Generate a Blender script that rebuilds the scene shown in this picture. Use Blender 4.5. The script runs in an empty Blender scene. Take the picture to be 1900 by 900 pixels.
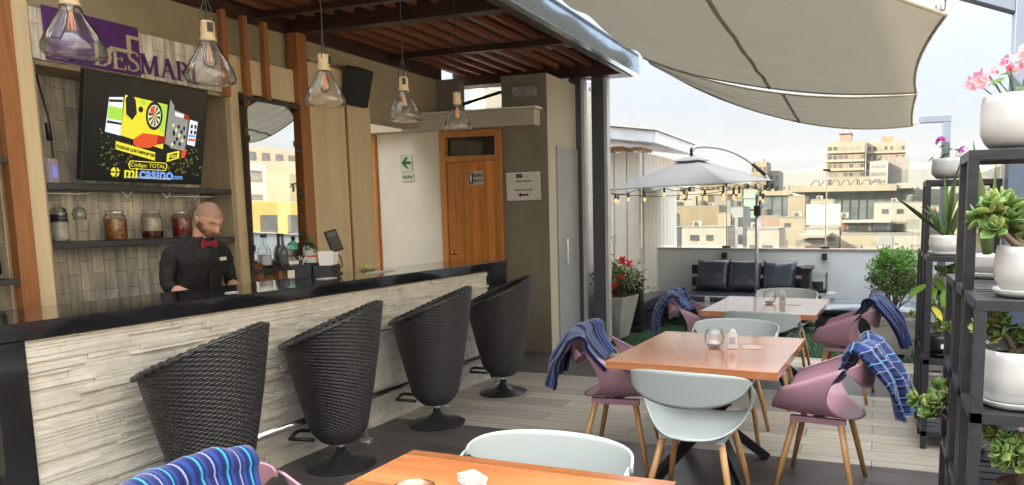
import bpy, bmesh, math, random
from mathutils import Vector, Matrix, noise as mnoise
PI = math.pi
S = bpy.context.scene
C = S.collection
rnd = random.Random(7)

# ------------------------------------------------------------------ camera
FPX, CX, CY, EYE = 1321.8, 1168.8, 547.5, 1.55
def _rot(y, p, r):
    cy, sy, cp, sp, cr, sr = math.cos(y), math.sin(y), math.cos(p), math.sin(p), math.cos(r), math.sin(r)
    Ry = Matrix(((cy, 0, sy), (0, 1, 0), (-sy, 0, cy)))
    Rx = Matrix(((1, 0, 0), (0, cp, -sp), (0, sp, cp)))
    Rz = Matrix(((cr, -sr, 0), (sr, cr, 0), (0, 0, 1)))
    return Rz @ Rx @ Ry
RM = _rot(math.radians(19.2), math.radians(6.43), math.radians(-0.51))
cam_d = bpy.data.cameras.new('camera'); cam = bpy.data.objects.new('camera', cam_d); C.objects.link(cam)
_r = [Vector((RM[i][0], RM[i][2], -RM[i][1])) for i in range(3)]
cam.matrix_world = Matrix(((_r[0].x, -_r[1].x, -_r[2].x, 0), (_r[0].y, -_r[1].y, -_r[2].y, 0), (_r[0].z, -_r[1].z, -_r[2].z, EYE), (0, 0, 0, 1)))
cam_d.sensor_width = 36; cam_d.sensor_fit = 'HORIZONTAL'; cam_d.lens = FPX / 1900 * 36
cam_d.shift_x = (950 - CX) / 1900; cam_d.shift_y = (CY - 450) / 1900
cam_d.clip_start = 0.05; cam_d.clip_end = 9000
S.camera = cam
def at(px, py, Y):            # survey helper: where a sight line of the photograph reaches depth Y (metres)
    v = RM.transposed() @ Vector(((px - CX) / FPX, (py - CY) / FPX, 1))
    t = Y / v.z
    return Vector((v.x * t, Y, EYE - v.y * t))

# ------------------------------------------------------------------ light
SUN_EL, SUN_AZ = math.radians(24), math.radians(232)     # azimuth clockwise from +Y: the sun stands behind and left of the camera
W = bpy.data.worlds.new('World'); S.world = W; W.use_nodes = True
nt = W.node_tree; bg = nt.nodes['Background']
sky = nt.nodes.new('ShaderNodeTexSky'); sky.sky_type = 'NISHITA'; sky.sun_disc = False
sky.sun_elevation = SUN_EL; sky.sun_rotation = SUN_AZ; sky.air_density = 1.0; sky.dust_density = 6.5; sky.ozone_density = 1.0; sky.altitude = 100
# veil added over the Nishita sky, brightest at the unseen zenith, lights the terrace
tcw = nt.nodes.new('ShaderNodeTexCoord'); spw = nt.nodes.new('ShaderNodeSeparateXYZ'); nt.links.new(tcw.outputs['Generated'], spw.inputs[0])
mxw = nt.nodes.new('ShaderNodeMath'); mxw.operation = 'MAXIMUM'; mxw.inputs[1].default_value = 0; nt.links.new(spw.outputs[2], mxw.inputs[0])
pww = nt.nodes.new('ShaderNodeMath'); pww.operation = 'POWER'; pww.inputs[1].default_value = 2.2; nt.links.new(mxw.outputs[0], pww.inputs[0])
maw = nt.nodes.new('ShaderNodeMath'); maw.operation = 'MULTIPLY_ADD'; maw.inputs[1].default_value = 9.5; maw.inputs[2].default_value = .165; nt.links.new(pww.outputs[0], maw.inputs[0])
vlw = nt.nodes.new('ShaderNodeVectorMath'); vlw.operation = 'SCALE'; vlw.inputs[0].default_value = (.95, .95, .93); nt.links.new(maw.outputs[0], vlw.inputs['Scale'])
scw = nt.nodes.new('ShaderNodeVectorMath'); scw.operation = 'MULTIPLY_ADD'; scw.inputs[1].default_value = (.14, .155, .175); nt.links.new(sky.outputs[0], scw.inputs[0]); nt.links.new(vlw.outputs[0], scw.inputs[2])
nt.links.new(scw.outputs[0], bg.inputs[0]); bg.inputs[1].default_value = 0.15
sd = bpy.data.lights.new('sun', 'SUN'); sd.energy = 2.7; sd.angle = math.radians(0.6); sd.color = (1.0, 0.84, 0.64)
so = bpy.data.objects.new('sun', sd); C.objects.link(so)
sdir = Vector((math.sin(SUN_AZ) * math.cos(SUN_EL), math.cos(SUN_AZ) * math.cos(SUN_EL), math.sin(SUN_EL)))
so.rotation_euler = sdir.to_track_quat('Z', 'Y').to_euler(); so.location = (-20, -20, 20)
S.view_settings.view_transform = 'Standard'; S.view_settings.look = 'None'; S.view_settings.gamma = 1
S.view_settings.exposure = 2.75
cy_ = S.cycles
try:
    cy_.use_denoising = True; cy_.denoiser = 'OPENIMAGEDENOISE'
except Exception: pass
cy_.max_bounces = 8; cy_.diffuse_bounces = 4; cy_.glossy_bounces = 4; cy_.transmission_bounces = 4; cy_.transparent_max_bounces = 16
cy_.volume_bounces = 0; cy_.caustics_reflective = False; cy_.caustics_refractive = False; cy_.sample_clamp_indirect = 6

# ------------------------------------------------------------------ materials
MATS = {}
def newmat(name):
    m = bpy.data.materials.new(name); m.use_nodes = True; MATS[name] = m
    return m, m.node_tree, m.node_tree.nodes['Principled BSDF']
def N(nt, t, **kw):
    n = nt.nodes.new(t)
    for k, v in kw.items():
        if k.startswith('_'): setattr(n, k[1:], v)
        else: n.inputs[k].default_value = v
    return n
def c4(c): return (c[0], c[1], c[2], 1)
def mat(name, c1, c2=None, scale=6, rough=0.6, bump=0.0, metal=0.0, stretch=(1, 1, 1), detail=6, coat=0.0, bscale=None, spec=0.5, rvar=0.0, dist=0.0, lo=.3, hi=.7):
    if name in MATS: return MATS[name]
    m, nt, b = newmat(name); L = nt.links
    c2 = c2 or tuple(x * .82 for x in c1)
    tc = N(nt, 'ShaderNodeTexCoord'); mp = N(nt, 'ShaderNodeMapping'); mp.inputs['Scale'].default_value = stretch
    L.new(tc.outputs['Object'], mp.inputs[0])
    nz = N(nt, 'ShaderNodeTexNoise', Scale=scale, Detail=detail, Distortion=dist); L.new(mp.outputs[0], nz.inputs[0])
    cr = N(nt, 'ShaderNodeValToRGB'); cr.color_ramp.elements[0].color = c4(c1); cr.color_ramp.elements[1].color = c4(c2)
    cr.color_ramp.elements[0].position = lo; cr.color_ramp.elements[1].position = hi
    L.new(nz.outputs[0], cr.inputs[0]); L.new(cr.outputs[0], b.inputs['Base Color'])
    b.inputs['Roughness'].default_value = rough; b.inputs['Metallic'].default_value = metal
    b.inputs['Specular IOR Level'].default_value = spec
    if coat: b.inputs['Coat Weight'].default_value = coat; b.inputs['Coat Roughness'].default_value = .08
    if rvar:
        mr = N(nt, 'ShaderNodeMapRange'); mr.inputs[3].default_value = max(0.02, rough - rvar); mr.inputs[4].default_value = rough + rvar
        L.new(nz.outputs[0], mr.inputs[0]); L.new(mr.outputs[0], b.inputs['Roughness'])
    if bump:
        n2 = N(nt, 'ShaderNodeTexNoise', Scale=bscale or scale * 4, Detail=4.0); L.new(mp.outputs[0], n2.inputs[0])
        bp = N(nt, 'ShaderNodeBump', Strength=bump, Distance=.01); L.new(n2.outputs[0], bp.inputs['Height']); L.new(bp.outputs[0], b.inputs['Normal'])
    return m
def wood(name, c1, c2, axis='Z', scale=9, rough=.4, coat=0.0, planks=0, bump=.15, rings=2.2):
    """grain runs along the axis"""
    if name in MATS: return MATS[name]
    m, nt, b = newmat(name); L = nt.links
    st = {'X': (.07, 1, 1), 'Y': (1, .07, 1), 'Z': (1, 1, .07)}[axis]
    tc = N(nt, 'ShaderNodeTexCoord'); mp = N(nt, 'ShaderNodeMapping'); mp.inputs['Scale'].default_value = st
    L.new(tc.outputs['Object'], mp.inputs[0])
    n1 = N(nt, 'ShaderNodeTexNoise', Scale=scale, Detail=8.0, Distortion=rings); L.new(mp.outputs[0], n1.inputs[0])
    n2 = N(nt, 'ShaderNodeTexNoise', Scale=scale * 9, Detail=3.0); L.new(mp.outputs[0], n2.inputs[0])
    mx = N(nt, 'ShaderNodeMix'); mx.inputs[0].default_value = .35; L.new(n1.outputs[0], mx.inputs[2]); L.new(n2.outputs[0], mx.inputs[3])
    cr = N(nt, 'ShaderNodeValToRGB'); e = cr.color_ramp.elements
    e[0].position = .36; e[0].color = c4(c2); e[1].position = .64; e[1].color = c4(c1)
    L.new(mx.outputs[0], cr.inputs[0]); last = cr.outputs[0]
    if planks:
        sep = N(nt, 'ShaderNodeSeparateXYZ'); L.new(tc.outputs['Object'], sep.inputs[0])
        ax = {'X': 'Y', 'Y': 'X', 'Z': 'X'}[axis]
        mu = N(nt, 'ShaderNodeMath', _operation='DIVIDE'); mu.inputs[1].default_value = planks; L.new(sep.outputs[ax], mu.inputs[0])
        fl = N(nt, 'ShaderNodeMath', _operation='FLOOR'); L.new(mu.outputs[0], fl.inputs[0])
        wn = N(nt, 'ShaderNodeTexWhiteNoise', _noise_dimensions='1D'); L.new(fl.outputs[0], wn.inputs['W'])
        hs = N(nt, 'ShaderNodeHueSaturation'); mr = N(nt, 'ShaderNodeMapRange'); mr.inputs[3].default_value = .72; mr.inputs[4].default_value = 1.22
        L.new(wn.outputs[0], mr.inputs[0]); L.new(mr.outputs[0], hs.inputs['Value']); L.new(last, hs.inputs['Color']); last = hs.outputs[0]
    L.new(last, b.inputs['Base Color']); b.inputs['Roughness'].default_value = rough
    if coat: b.inputs['Coat Weight'].default_value = coat; b.inputs['Coat Roughness'].default_value = .12
    bp = N(nt, 'ShaderNodeBump', Strength=bump, Distance=.004); L.new(mx.outputs[0], bp.inputs['Height']); L.new(bp.outputs[0], b.inputs['Normal'])
    return m
def glassm(name, tint=(1, 1, 1), base=.04, rough=.02, edge=.9, blend=.15):
    if name in MATS: return MATS[name]
    m = bpy.data.materials.new(name); m.use_nodes = True; MATS[name] = m; nt = m.node_tree; L = nt.links
    nt.nodes.remove(nt.nodes['Principled BSDF']); out = nt.nodes['Material Output']
    tr = N(nt, 'ShaderNodeBsdfTransparent', Color=c4(tint)); gl = N(nt, 'ShaderNodeBsdfGlossy', Roughness=rough)
    lw = N(nt, 'ShaderNodeLayerWeight', Blend=blend)
    mr = N(nt, 'ShaderNodeMapRange'); mr.inputs[3].default_value = base; mr.inputs[4].default_value = edge; L.new(lw.outputs['Fresnel'], mr.inputs[0])
    mx = N(nt, 'ShaderNodeMixShader'); L.new(mr.outputs[0], mx.inputs[0]); L.new(tr.outputs[0], mx.inputs[1]); L.new(gl.outputs[0], mx.inputs[2])
    L.new(mx.outputs[0], out.inputs[0]); return m
def emis(name, col, st):
    if name in MATS: return MATS[name]
    m, nt, b = newmat(name); b.inputs['Base Color'].default_value = c4([x * .3 for x in col]); b.inputs['Emission Color'].default_value = c4(col); b.inputs['Emission Strength'].default_value = st
    b.inputs['Roughness'].default_value = .25
    return m
def plaid(name, base, stripes, cell=0.09, cross=True):
    """woven check in the cloth's own UV (metres)"""
    if name in MATS: return MATS[name]
    m, nt, b = newmat(name); L = nt.links
    uv = N(nt, 'ShaderNodeUVMap'); sp = N(nt, 'ShaderNodeSeparateXYZ'); L.new(uv.outputs[0], sp.inputs[0])
    def bands(sock):
        d = N(nt, 'ShaderNodeMath', _operation='DIVIDE'); d.inputs[1].default_value = cell; L.new(sock, d.inputs[0])
        f = N(nt, 'ShaderNodeMath', _operation='FRACT'); L.new(d.outputs[0], f.inputs[0])
        cr = N(nt, 'ShaderNodeValToRGB'); cr.color_ramp.interpolation = 'CONSTANT'
        e = cr.color_ramp.elements; e[0].position = 0; e[0].color = c4(base); e[1].position = .99; e[1].color = c4(base)
        for p, col in stripes: q = e.new(p); q.color = c4(col)
        L.new(f.outputs[0], cr.inputs[0]); return cr.outputs[0]
    a = bands(sp.outputs[0])
    if cross:
        c = bands(sp.outputs[1]); mx = N(nt, 'ShaderNodeMix', _data_type='RGBA', _blend_type='LIGHTEN'); mx.inputs[0].default_value = 1
        L.new(a, mx.inputs[6]); L.new(c, mx.inputs[7]); a = mx.outputs[2]
    L.new(a, b.inputs['Base Color']); b.inputs['Roughness'].default_value = .95; b.inputs['Sheen Weight'].default_value = .4; b.inputs['Sheen Roughness'].default_value = .4
    b.inputs['Specular IOR Level'].default_value = .1
    nz = N(nt, 'ShaderNodeTexNoise', Scale=220.0, Detail=2.0); bp = N(nt, 'ShaderNodeBump', Strength=.5, Distance=.003); L.new(nz.outputs[0], bp.inputs['Height']); L.new(bp.outputs[0], b.inputs['Normal'])
    return m

# ------------------------------------------------------------------ mesh builder
class MB:
    def __init__(s): s.v = []; s.f = []; s.mi = []; s.uv = {}
    def add(s, vs, fs, mi=0):
        o = len(s.v); s.v += [tuple(v) for v in vs]; s.f += [tuple(i + o for i in f) for f in fs]; s.mi += [mi] * len(fs); return s
    def box(s, x0, x1, y0, y1, z0, z1, mi=0):
        if x0 > x1: x0, x1 = x1, x0
        if y0 > y1: y0, y1 = y1, y0
        if z0 > z1: z0, z1 = z1, z0
        vs = [(x, y, z) for z in (z0, z1) for y in (y0, y1) for x in (x0, x1)]
        return s.add(vs, [(0, 2, 3, 1), (4, 5, 7, 6), (0, 1, 5, 4), (2, 6, 7, 3), (0, 4, 6, 2), (1, 3, 7, 5)], mi)
    def bar(s, a, b, w, h=None, up=(0, 0, 1), mi=0, w2=None, h2=None):
        a, b = Vector(a), Vector(b); h = h or w; d = (b - a).normalized(); u = Vector(up)
        if abs(d.dot(u)) > .98: u = Vector((0, 1, 0))
        r = d.cross(u).normalized(); u = r.cross(d); w2 = w2 or w; h2 = h2 or h
        vs = []
        for p, ww, hh in ((a, w, h), (b, w2, h2)):
            for sx, sz in ((-1, -1), (1, -1), (1, 1), (-1, 1)): vs.append(p + r * sx * ww / 2 + u * sz * hh / 2)
        return s.add(vs, [(3, 2, 1, 0), (4, 5, 6, 7), (0, 1, 5, 4), (1, 2, 6, 5), (2, 3, 7, 6), (3, 0, 4, 7)], mi)
    def tube(s, pts, r, n=8, mi=0, cap=True, closed=False):
        pts = [Vector(p) for p in pts]; m = len(pts); rs = r if isinstance(r, (list, tuple)) else [r] * m
        vs = []; prev = None
        for i, p in enumerate(pts):
            if closed: d = (pts[(i + 1) % m] - pts[i - 1]).normalized()
            else: d = (pts[min(i + 1, m - 1)] - pts[max(i - 1, 0)]).normalized()
            if prev is None:
                u = Vector((0, 0, 1)) if abs(d.z) < .9 else Vector((1, 0, 0)); u = (u - d * u.dot(d)).normalized()
            else:
                u = (prev - d * prev.dot(d)); u = u.normalized() if u.length > 1e-6 else prev
            prev = u; w = d.cross(u)
            for k in range(n):
                a = 2 * PI * k / n; vs.append(p + (u * math.cos(a) + w * math.sin(a)) * rs[i])
        fs = []
        for i in range(m if closed else m - 1):
            j = (i + 1) % m
            for k in range(n): fs.append((i * n + k, i * n + (k + 1) % n, j * n + (k + 1) % n, j * n + k))
        if cap and not closed: fs.append(tuple(range(n - 1, -1, -1))); fs.append(tuple((m - 1) * n + k for k in range(n)))
        return s.add(vs, fs, mi)
    def lathe(s, prof, n=24, c=(0, 0, 0), mi=0, cap=False):
        vs = []
        for r, z in prof:
            for k in range(n):
                a = 2 * PI * k / n; vs.append((c[0] + r * math.cos(a), c[1] + r * math.sin(a), c[2] + z))
        fs = []
        for i in range(len(prof) - 1):
            for k in range(n): fs.append((i * n + k, i * n + (k + 1) % n, (i + 1) * n + (k + 1) % n, (i + 1) * n + k))
        if cap: fs.append(tuple(range(n - 1, -1, -1))); fs.append(tuple((len(prof) - 1) * n + k for k in range(n)))
        return s.add(vs, fs, mi)
    def prism(s, poly, y0, y1, plane='XZ', mi=0):
        n = len(poly)
        def P(a, b, d): return {'XZ': (a, d, b), 'YZ': (d, a, b), 'XY': (a, b, d)}[plane]
        vs = [P(a, b, y0) for a, b in poly] + [P(a, b, y1) for a, b in poly]
        fs = [tuple(range(n - 1, -1, -1)), tuple(range(n, 2 * n))] + [(i, (i + 1) % n, (i + 1) % n + n, i + n) for i in range(n)]
        return s.add(vs, fs, mi)
    def grid(s, fn, nu, nv, mi=0, uvf=None, closeu=False):
        o = len(s.v); vs = []
        for j in range(nv + 1):
            for i in range(nu + (0 if closeu else 1)):
                vs.append(fn(i / nu, j / nv))
        W_ = nu + (0 if closeu else 1); fs = []
        for j in range(nv):
            for i in range(nu):
                i2 = (i + 1) % W_ if closeu else i + 1
                fs.append((j * W_ + i, j * W_ + i2, (j + 1) * W_ + i2, (j + 1) * W_ + i))
        if uvf:
            for j in range(nv + 1):
                for i in range(W_): s.uv[o + j * W_ + i] = uvf(i / nu, j / nv)
        return s.add(vs, fs, mi)
    def sphere(s, c, r, n=12, mi=0, sq=(1, 1, 1)):
        vs = []; m = n // 2
        for j in range(m + 1):
            t = PI * j / m
            for k in range(n):
                a = 2 * PI * k / n; vs.append((c[0] + sq[0] * r * math.sin(t) * math.cos(a), c[1] + sq[1] * r * math.sin(t) * math.sin(a), c[2] + sq[2] * r * math.cos(t)))
        fs = []
        for j in range(m):
            for k in range(n): fs.append((j * n + k, (j + 1) * n + k, (j + 1) * n + (k + 1) % n, j * n + (k + 1) % n))
        return s.add(vs, fs, mi)
    def build(s, name, m, parent=None, loc=None, rot=None, smooth=False, bevel=0, solid=0, sub=0, kind=None, auto=None, fix=True):
        me = bpy.data.meshes.new(name); me.from_pydata([tuple(v) for v in s.v], [], s.f)
        ms = m if isinstance(m, (list, tuple)) else [m]
        for q in ms: me.materials.append(q)
        if len(ms) > 1: me.polygons.foreach_set('material_index', s.mi)
        if s.uv:
            ul = me.uv_layers.new(name='UVMap')
            for lp in me.loops: ul.data[lp.index].uv = s.uv.get(lp.vertex_index, (0, 0))
        if fix or auto is not None:
            bm = bmesh.new(); bm.from_mesh(me)
            if fix: bmesh.ops.recalc_face_normals(bm, faces=bm.faces)
            if auto is not None:
                for e_ in bm.edges:
                    if len(e_.link_faces) == 2 and e_.calc_face_angle(0) > auto: e_.smooth = False
            bm.to_mesh(me); bm.free()
        if smooth or auto is not None: me.polygons.foreach_set('use_smooth', [True] * len(me.polygons))
        me.update()
        o = bpy.data.objects.new(name, me); C.objects.link(o)
        if parent: o.parent = parent
        if loc is not None: o.location = loc
        if rot is not None: o.rotation_euler = rot
        if solid: q = o.modifiers.new('thick', 'SOLIDIFY'); q.thickness = solid; q.offset = 0
        if sub: q = o.modifiers.new('sub', 'SUBSURF'); q.levels = q.render_levels = sub
        if bevel: q = o.modifiers.new('bevel', 'BEVEL'); q.width = bevel; q.segments = 2; q.limit_method = 'ANGLE'; q.angle_limit = .6
        if kind: o['kind'] = kind
        return o
def chaikin(p, n=2):
    p = [Vector(q) for q in p]
    for _ in range(n):
        q = [p[0]]
        for a, c in zip(p[:-1], p[1:]): q += [a.lerp(c, .25), a.lerp(c, .75)]
        p = q + [p[-1]]
    return p
def rumple(o, strength, size, seed=0):
    tx = bpy.data.textures.get('folds%g' % size) or bpy.data.textures.new('folds%g' % size, 'CLOUDS'); tx.noise_scale = size
    q = o.modifiers.new('folds', 'DISPLACE'); q.texture = tx; q.strength = strength; q.mid_level = .5; q.texture_coords = 'GLOBAL'; return o
def tag(o, label, cat, group=None):
    o['label'] = label; o['category'] = cat
    if group: o['group'] = group
    return o
def thing(name, label, cat, loc=(0, 0, 0), rz=0, group=None):
    o = bpy.data.objects.new(name, None); C.objects.link(o); o.empty_display_size = .1
    o.location = loc; o.rotation_euler = (0, 0, rz); return tag(o, label, cat, group)
def dup(root, loc=None, rz=None, label=None, group=None, swap=None):
    def cp(o, par):
        c = o.copy(); C.objects.link(c); c.parent = par
        for ch in [x for x in KIDS.get(o.name, [])] or list(o.children): cp(ch, c)
        return c
    r = cp(root, None)
    if loc is not None: r.location = loc
    if rz is not None: r.rotation_euler = (r.rotation_euler[0], r.rotation_euler[1], rz)
    if label: r['label'] = label
    if group: r['group'] = group
    return r
KIDS = {}
FONTCACHE = {}
def text_mesh(name, txt, size, m, parent, loc, rot=(0, 0, 0), ext=.0008, align='CENTER', sx=1, bold=0.0, shear=0.0):
    """lettering as a real mesh; lies in local XY before rotation"""
    cu = bpy.data.curves.new(name, 'FONT'); cu.body = txt; cu.size = size; cu.extrude = ext; cu.align_x = align; cu.align_y = 'CENTER'; cu.offset = bold; cu.shear = shear
    o = bpy.data.objects.new(name, cu); C.objects.link(o)
    me = bpy.data.meshes.new_from_object(o); bpy.data.objects.remove(o)
    for v in me.vertices: v.co.x *= sx
    me.materials.clear(); me.materials.append(m)
    p = bpy.data.objects.new(name, me); C.objects.link(p); p.parent = parent; p.location = loc; p.rotation_euler = rot
    return p

# ------------------------------------------------------------------ palette
PLASTER = mat('olive_plaster', (.44, .385, .26), (.36, .31, .20), scale=2.2, detail=10, rough=.85, bump=.12, bscale=60)
GREIGE = mat('grey_plaster', (.78, .76, .68), (.70, .68, .60), scale=2, rough=.85, bump=.1, bscale=50)
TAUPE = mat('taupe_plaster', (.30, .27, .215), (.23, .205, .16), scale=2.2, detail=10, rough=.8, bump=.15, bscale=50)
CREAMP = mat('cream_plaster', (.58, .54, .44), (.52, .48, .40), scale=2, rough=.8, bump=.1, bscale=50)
WHITE = mat('white_paint', (.78, .77, .74), (.72, .71, .68), scale=3, rough=.55, bump=.05)
PALEWOOD = wood('pale_wood_panel', (.80, .67, .44), (.68, .55, .34), 'Z', scale=5, rough=.45, rings=1.0)
GREYWOOD = wood('greyed_wood_panel', (.46, .38, .25), (.36, .29, .185), 'Z', scale=5, rough=.5, rings=1.0)
STUD = wood('reddish_stud_wood', (.42, .18, .065), (.29, .115, .042), 'Z', scale=8, rough=.45)
ROOFW = wood('roof_batten_wood', (.27, .105, .052), (.17, .06, .03), 'Y', scale=8, rough=.5)
BEAMW = wood('roof_beam_wood', (.065, .030, .022), (.035, .016, .013), 'X', scale=8, rough=.45)
DOORW = wood('door_wood', (.80, .33, .07), (.56, .18, .035), 'Z', scale=7, rough=.35, planks=.1)
FRAMEW = wood('door_frame_wood', (.60, .27, .09), (.44, .18, .055), 'Z', scale=7, rough=.35)
TABLEW = wood('table_wood', (.50, .195, .075), (.36, .12, .04), 'X', scale=5, rough=.2, coat=.9, planks=.12, bump=.05)
LEGW = wood('chair_leg_wood', (.50, .285, .115), (.38, .195, .07), 'Z', scale=10, rough=.4)
GRANITE = mat('black_granite', (.012, .012, .014), (.02, .02, .022), scale=80, rough=.06, coat=.5)
CHARC = mat('charcoal_laminate', (.055, .055, .058), (.045, .045, .048), scale=10, rough=.45)
BLACK = mat('black_plastic', (.012, .012, .013), (.018, .018, .019), scale=8, rough=.35)
BLACKM = mat('black_metal', (.02, .02, .022), (.028, .028, .03), scale=12, rough=.35, metal=.4)
RACKM = mat('black_rack_paint', (.016, .017, .02), (.03, .031, .035), scale=30, rough=.38, bump=.1)
STEEL = mat('brushed_steel', (.62, .62, .62), (.52, .52, .53), scale=20, rough=.28, metal=1, stretch=(1, .05, 1))
CHROME = mat('chrome', (.75, .75, .75), (.7, .7, .7), rough=.12, metal=1)
GALV = mat('galvanised_fascia', (.52, .62, .72), (.40, .50, .60), scale=5, rough=.22, metal=.9, rvar=.1)
POSTM = mat('slate_steel_paint', (.085, .095, .125), (.07, .08, .105), scale=4, rough=.42)
BLUEST = mat('bluegrey_steel_paint', (.11, .14, .20), (.09, .12, .175), scale=4, rough=.45)
DARKGL = mat('dark_window', (.02, .022, .025), (.03, .03, .035), scale=2, rough=.08)
GLASS = glassm('clear_glass', (.97, .985, .98), base=.04, edge=.7)
LAMPGL = glassm('lamp_glass', (.95, .945, .93), base=.07, edge=.95, blend=.22)
TERRGL = glassm('terrace_glass', (.90, .935, .92), base=.06, edge=.7)
WHITEC = mat('white_ceramic', (.56, .56, .55), (.52, .52, .51), scale=2, rough=.15, coat=.4)
PAPER = mat('white_paper', (.82, .82, .80), (.76, .76, .74), rough=.8)
MAUVE = mat('mauve_plastic', (.42, .235, .285), (.38, .21, .26), scale=3, rough=.33)
SAGE = mat('sage_plastic', (.40, .445, .43), (.37, .415, .40), scale=3, rough=.33)
LEATHER = mat('black_leatherette', (.026, .033, .052), (.04, .048, .07), scale=5, rough=.28, bump=.35, bscale=14)
SOFAW = mat('black_sofa_wood', (.014, .013, .014), (.022, .02, .021), scale=9, rough=.45)
SOIL = mat('potting_soil', (.05, .032, .02), (.09, .06, .04), scale=60, rough=.95, bump=.6)
PURPLE = mat('purple_acrylic', (.105, .035, .19), (.095, .03, .17), scale=2, rough=.35)
def dline(v): return v

# ------------------------------------------------------------------ terrace floor
def floor_mat():
    m, nt, b = newmat('wood_look_floor_tile'); L = nt.links
    tc = N(nt, 'ShaderNodeTexCoord'); sp = N(nt, 'ShaderNodeSeparateXYZ'); L.new(tc.outputs['Object'], sp.inputs[0])
    def brick(c1, c2, mo):
        q = N(nt, 'ShaderNodeTexBrick', Scale=1.0); q.offset = .37; q.offset_frequency = 2; q.squash = 1
        q.inputs['Color1'].default_value = c4(c1); q.inputs['Color2'].default_value = c4(c2); q.inputs['Mortar'].default_value = c4(mo)
        q.inputs['Mortar Size'].default_value = .004; q.inputs['Mortar Smooth'].default_value = .15; q.inputs['Bias'].default_value = 0
        q.inputs['Brick Width'].default_value = 1.2; q.inputs['Row Height'].default_value = .1915
        L.new(tc.outputs['Object'], q.inputs[0]); return q
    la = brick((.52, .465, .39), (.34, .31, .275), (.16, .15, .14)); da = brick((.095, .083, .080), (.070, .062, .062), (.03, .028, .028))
    mp = N(nt, 'ShaderNodeMapping'); mp.inputs['Scale'].default_value = (.5, 7, 1); L.new(tc.outputs['Object'], mp.inputs[0])
    nz = N(nt, 'ShaderNodeTexNoise', Scale=5.0, Detail=8.0, Distortion=.8); L.new(mp.outputs[0], nz.inputs[0])
    cr = N(nt, 'ShaderNodeValToRGB'); cr.color_ramp.elements[0].position = .3; cr.color_ramp.elements[0].color = (.72, .68, .62, 1); cr.color_ramp.elements[1].position = .7; cr.color_ramp.elements[1].color = (1.12, 1.12, 1.12, 1)
    L.new(nz.outputs[0], cr.inputs[0])
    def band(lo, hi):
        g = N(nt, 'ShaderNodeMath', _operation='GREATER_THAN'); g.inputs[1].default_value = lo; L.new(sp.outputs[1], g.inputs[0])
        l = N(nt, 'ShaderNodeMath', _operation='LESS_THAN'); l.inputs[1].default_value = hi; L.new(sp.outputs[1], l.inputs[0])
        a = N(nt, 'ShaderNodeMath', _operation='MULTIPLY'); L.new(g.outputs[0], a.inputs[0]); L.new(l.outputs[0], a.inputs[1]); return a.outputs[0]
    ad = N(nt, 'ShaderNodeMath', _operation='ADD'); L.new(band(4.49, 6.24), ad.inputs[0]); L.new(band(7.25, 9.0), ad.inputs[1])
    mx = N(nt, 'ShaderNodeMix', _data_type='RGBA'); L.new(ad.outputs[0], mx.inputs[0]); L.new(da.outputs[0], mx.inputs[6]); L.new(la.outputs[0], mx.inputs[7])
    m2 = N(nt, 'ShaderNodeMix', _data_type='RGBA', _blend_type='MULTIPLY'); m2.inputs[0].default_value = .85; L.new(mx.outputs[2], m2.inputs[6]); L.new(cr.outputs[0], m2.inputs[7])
    L.new(m2.outputs[2], b.inputs['Base Color'])
    rr = N(nt, 'ShaderNodeMapRange'); rr.inputs[3].default_value = .26; rr.inputs[4].default_value = .5; L.new(nz.outputs[0], rr.inputs[0]); L.new(rr.outputs[0], b.inputs['Roughness'])
    mn = N(nt, 'ShaderNodeMath', _operation='MAXIMUM'); L.new(la.outputs[1], mn.inputs[0]); L.new(da.outputs[1], mn.inputs[1])
    bp = N(nt, 'ShaderNodeBump', Strength=.5, Distance=.004); bp.invert = True; L.new(mn.outputs[0], bp.inputs['Height']); L.new(bp.outputs[0], b.inputs['Normal'])
    return m
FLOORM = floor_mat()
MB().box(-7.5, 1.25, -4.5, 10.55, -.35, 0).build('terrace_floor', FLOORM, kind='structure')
TURFM = mat('turf_green', (.018, .06, .024), (.03, .09, .035), scale=40, rough=.95, bump=.8, bscale=220)
MB().box(-3.44, 1.05, 7.78, 10.28, .004, .012).build('artificial_turf', TURFM, kind='structure')
b = MB(); r2 = random.Random(5)
for i in range(26000):
    x, y = r2.uniform(-3.3, 1.0), r2.uniform(7.79, 10.2); h = r2.uniform(.012, .03); a = r2.uniform(0, PI); dx, dy = math.cos(a) * .003, math.sin(a) * .003; lx, ly = r2.uniform(-.01, .01), r2.uniform(-.01, .01)
    b.add([(x - dx, y - dy, .012), (x + dx, y + dy, .012), (x + lx, y + ly, .012 + h)], [(0, 1, 2)])
o = b.build('turf_blades', TURFM, fix=False); o['kind'] = 'stuff'; tag(o, 'short green artificial grass under the sofas and planters', 'grass')

# ------------------------------------------------------------------ walls of the bar building
def wall(name, b, m, label, cat='wall', **k): return tag(b.build(name, m, **k), label, cat)
b = MB(); b.box(-5.25, -5.0, -4.4, 7.52, 2.56, 5.6); b.box(-5.25, -5.0, -4.4, 1.6, 0, 2.556)  # top carried above the roof, out of view, to block the low sun
wall('back_wall', b, PLASTER, 'olive plaster wall behind and above the bar shelves')
t = thing('far_wall', 'grey plaster wall between the two wooden doors, holding the exit sign', 'wall', (-4.8, 7.22, 0))
b = MB(); b.box(-2.6, -2.06, 0, .2, 0, 2.53); b.box(-.905, -.03, 0, .2, 0, 2.53)
b.build('wall_face', GREIGE, t)
t = thing('concrete_lintel', 'pale plaster lintel beam running over both wooden doors', 'lintel', (-4.7, 7.1, 2.53))
MB().box(-1.5, 1.16, -.02, .4, 0, .17).build('beam', CREAMP, t, bevel=.006)
MB().box(-1.5, 1.19, -.05, .42, .173, .195).build('coping', WHITE, t, bevel=.003)
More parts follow.
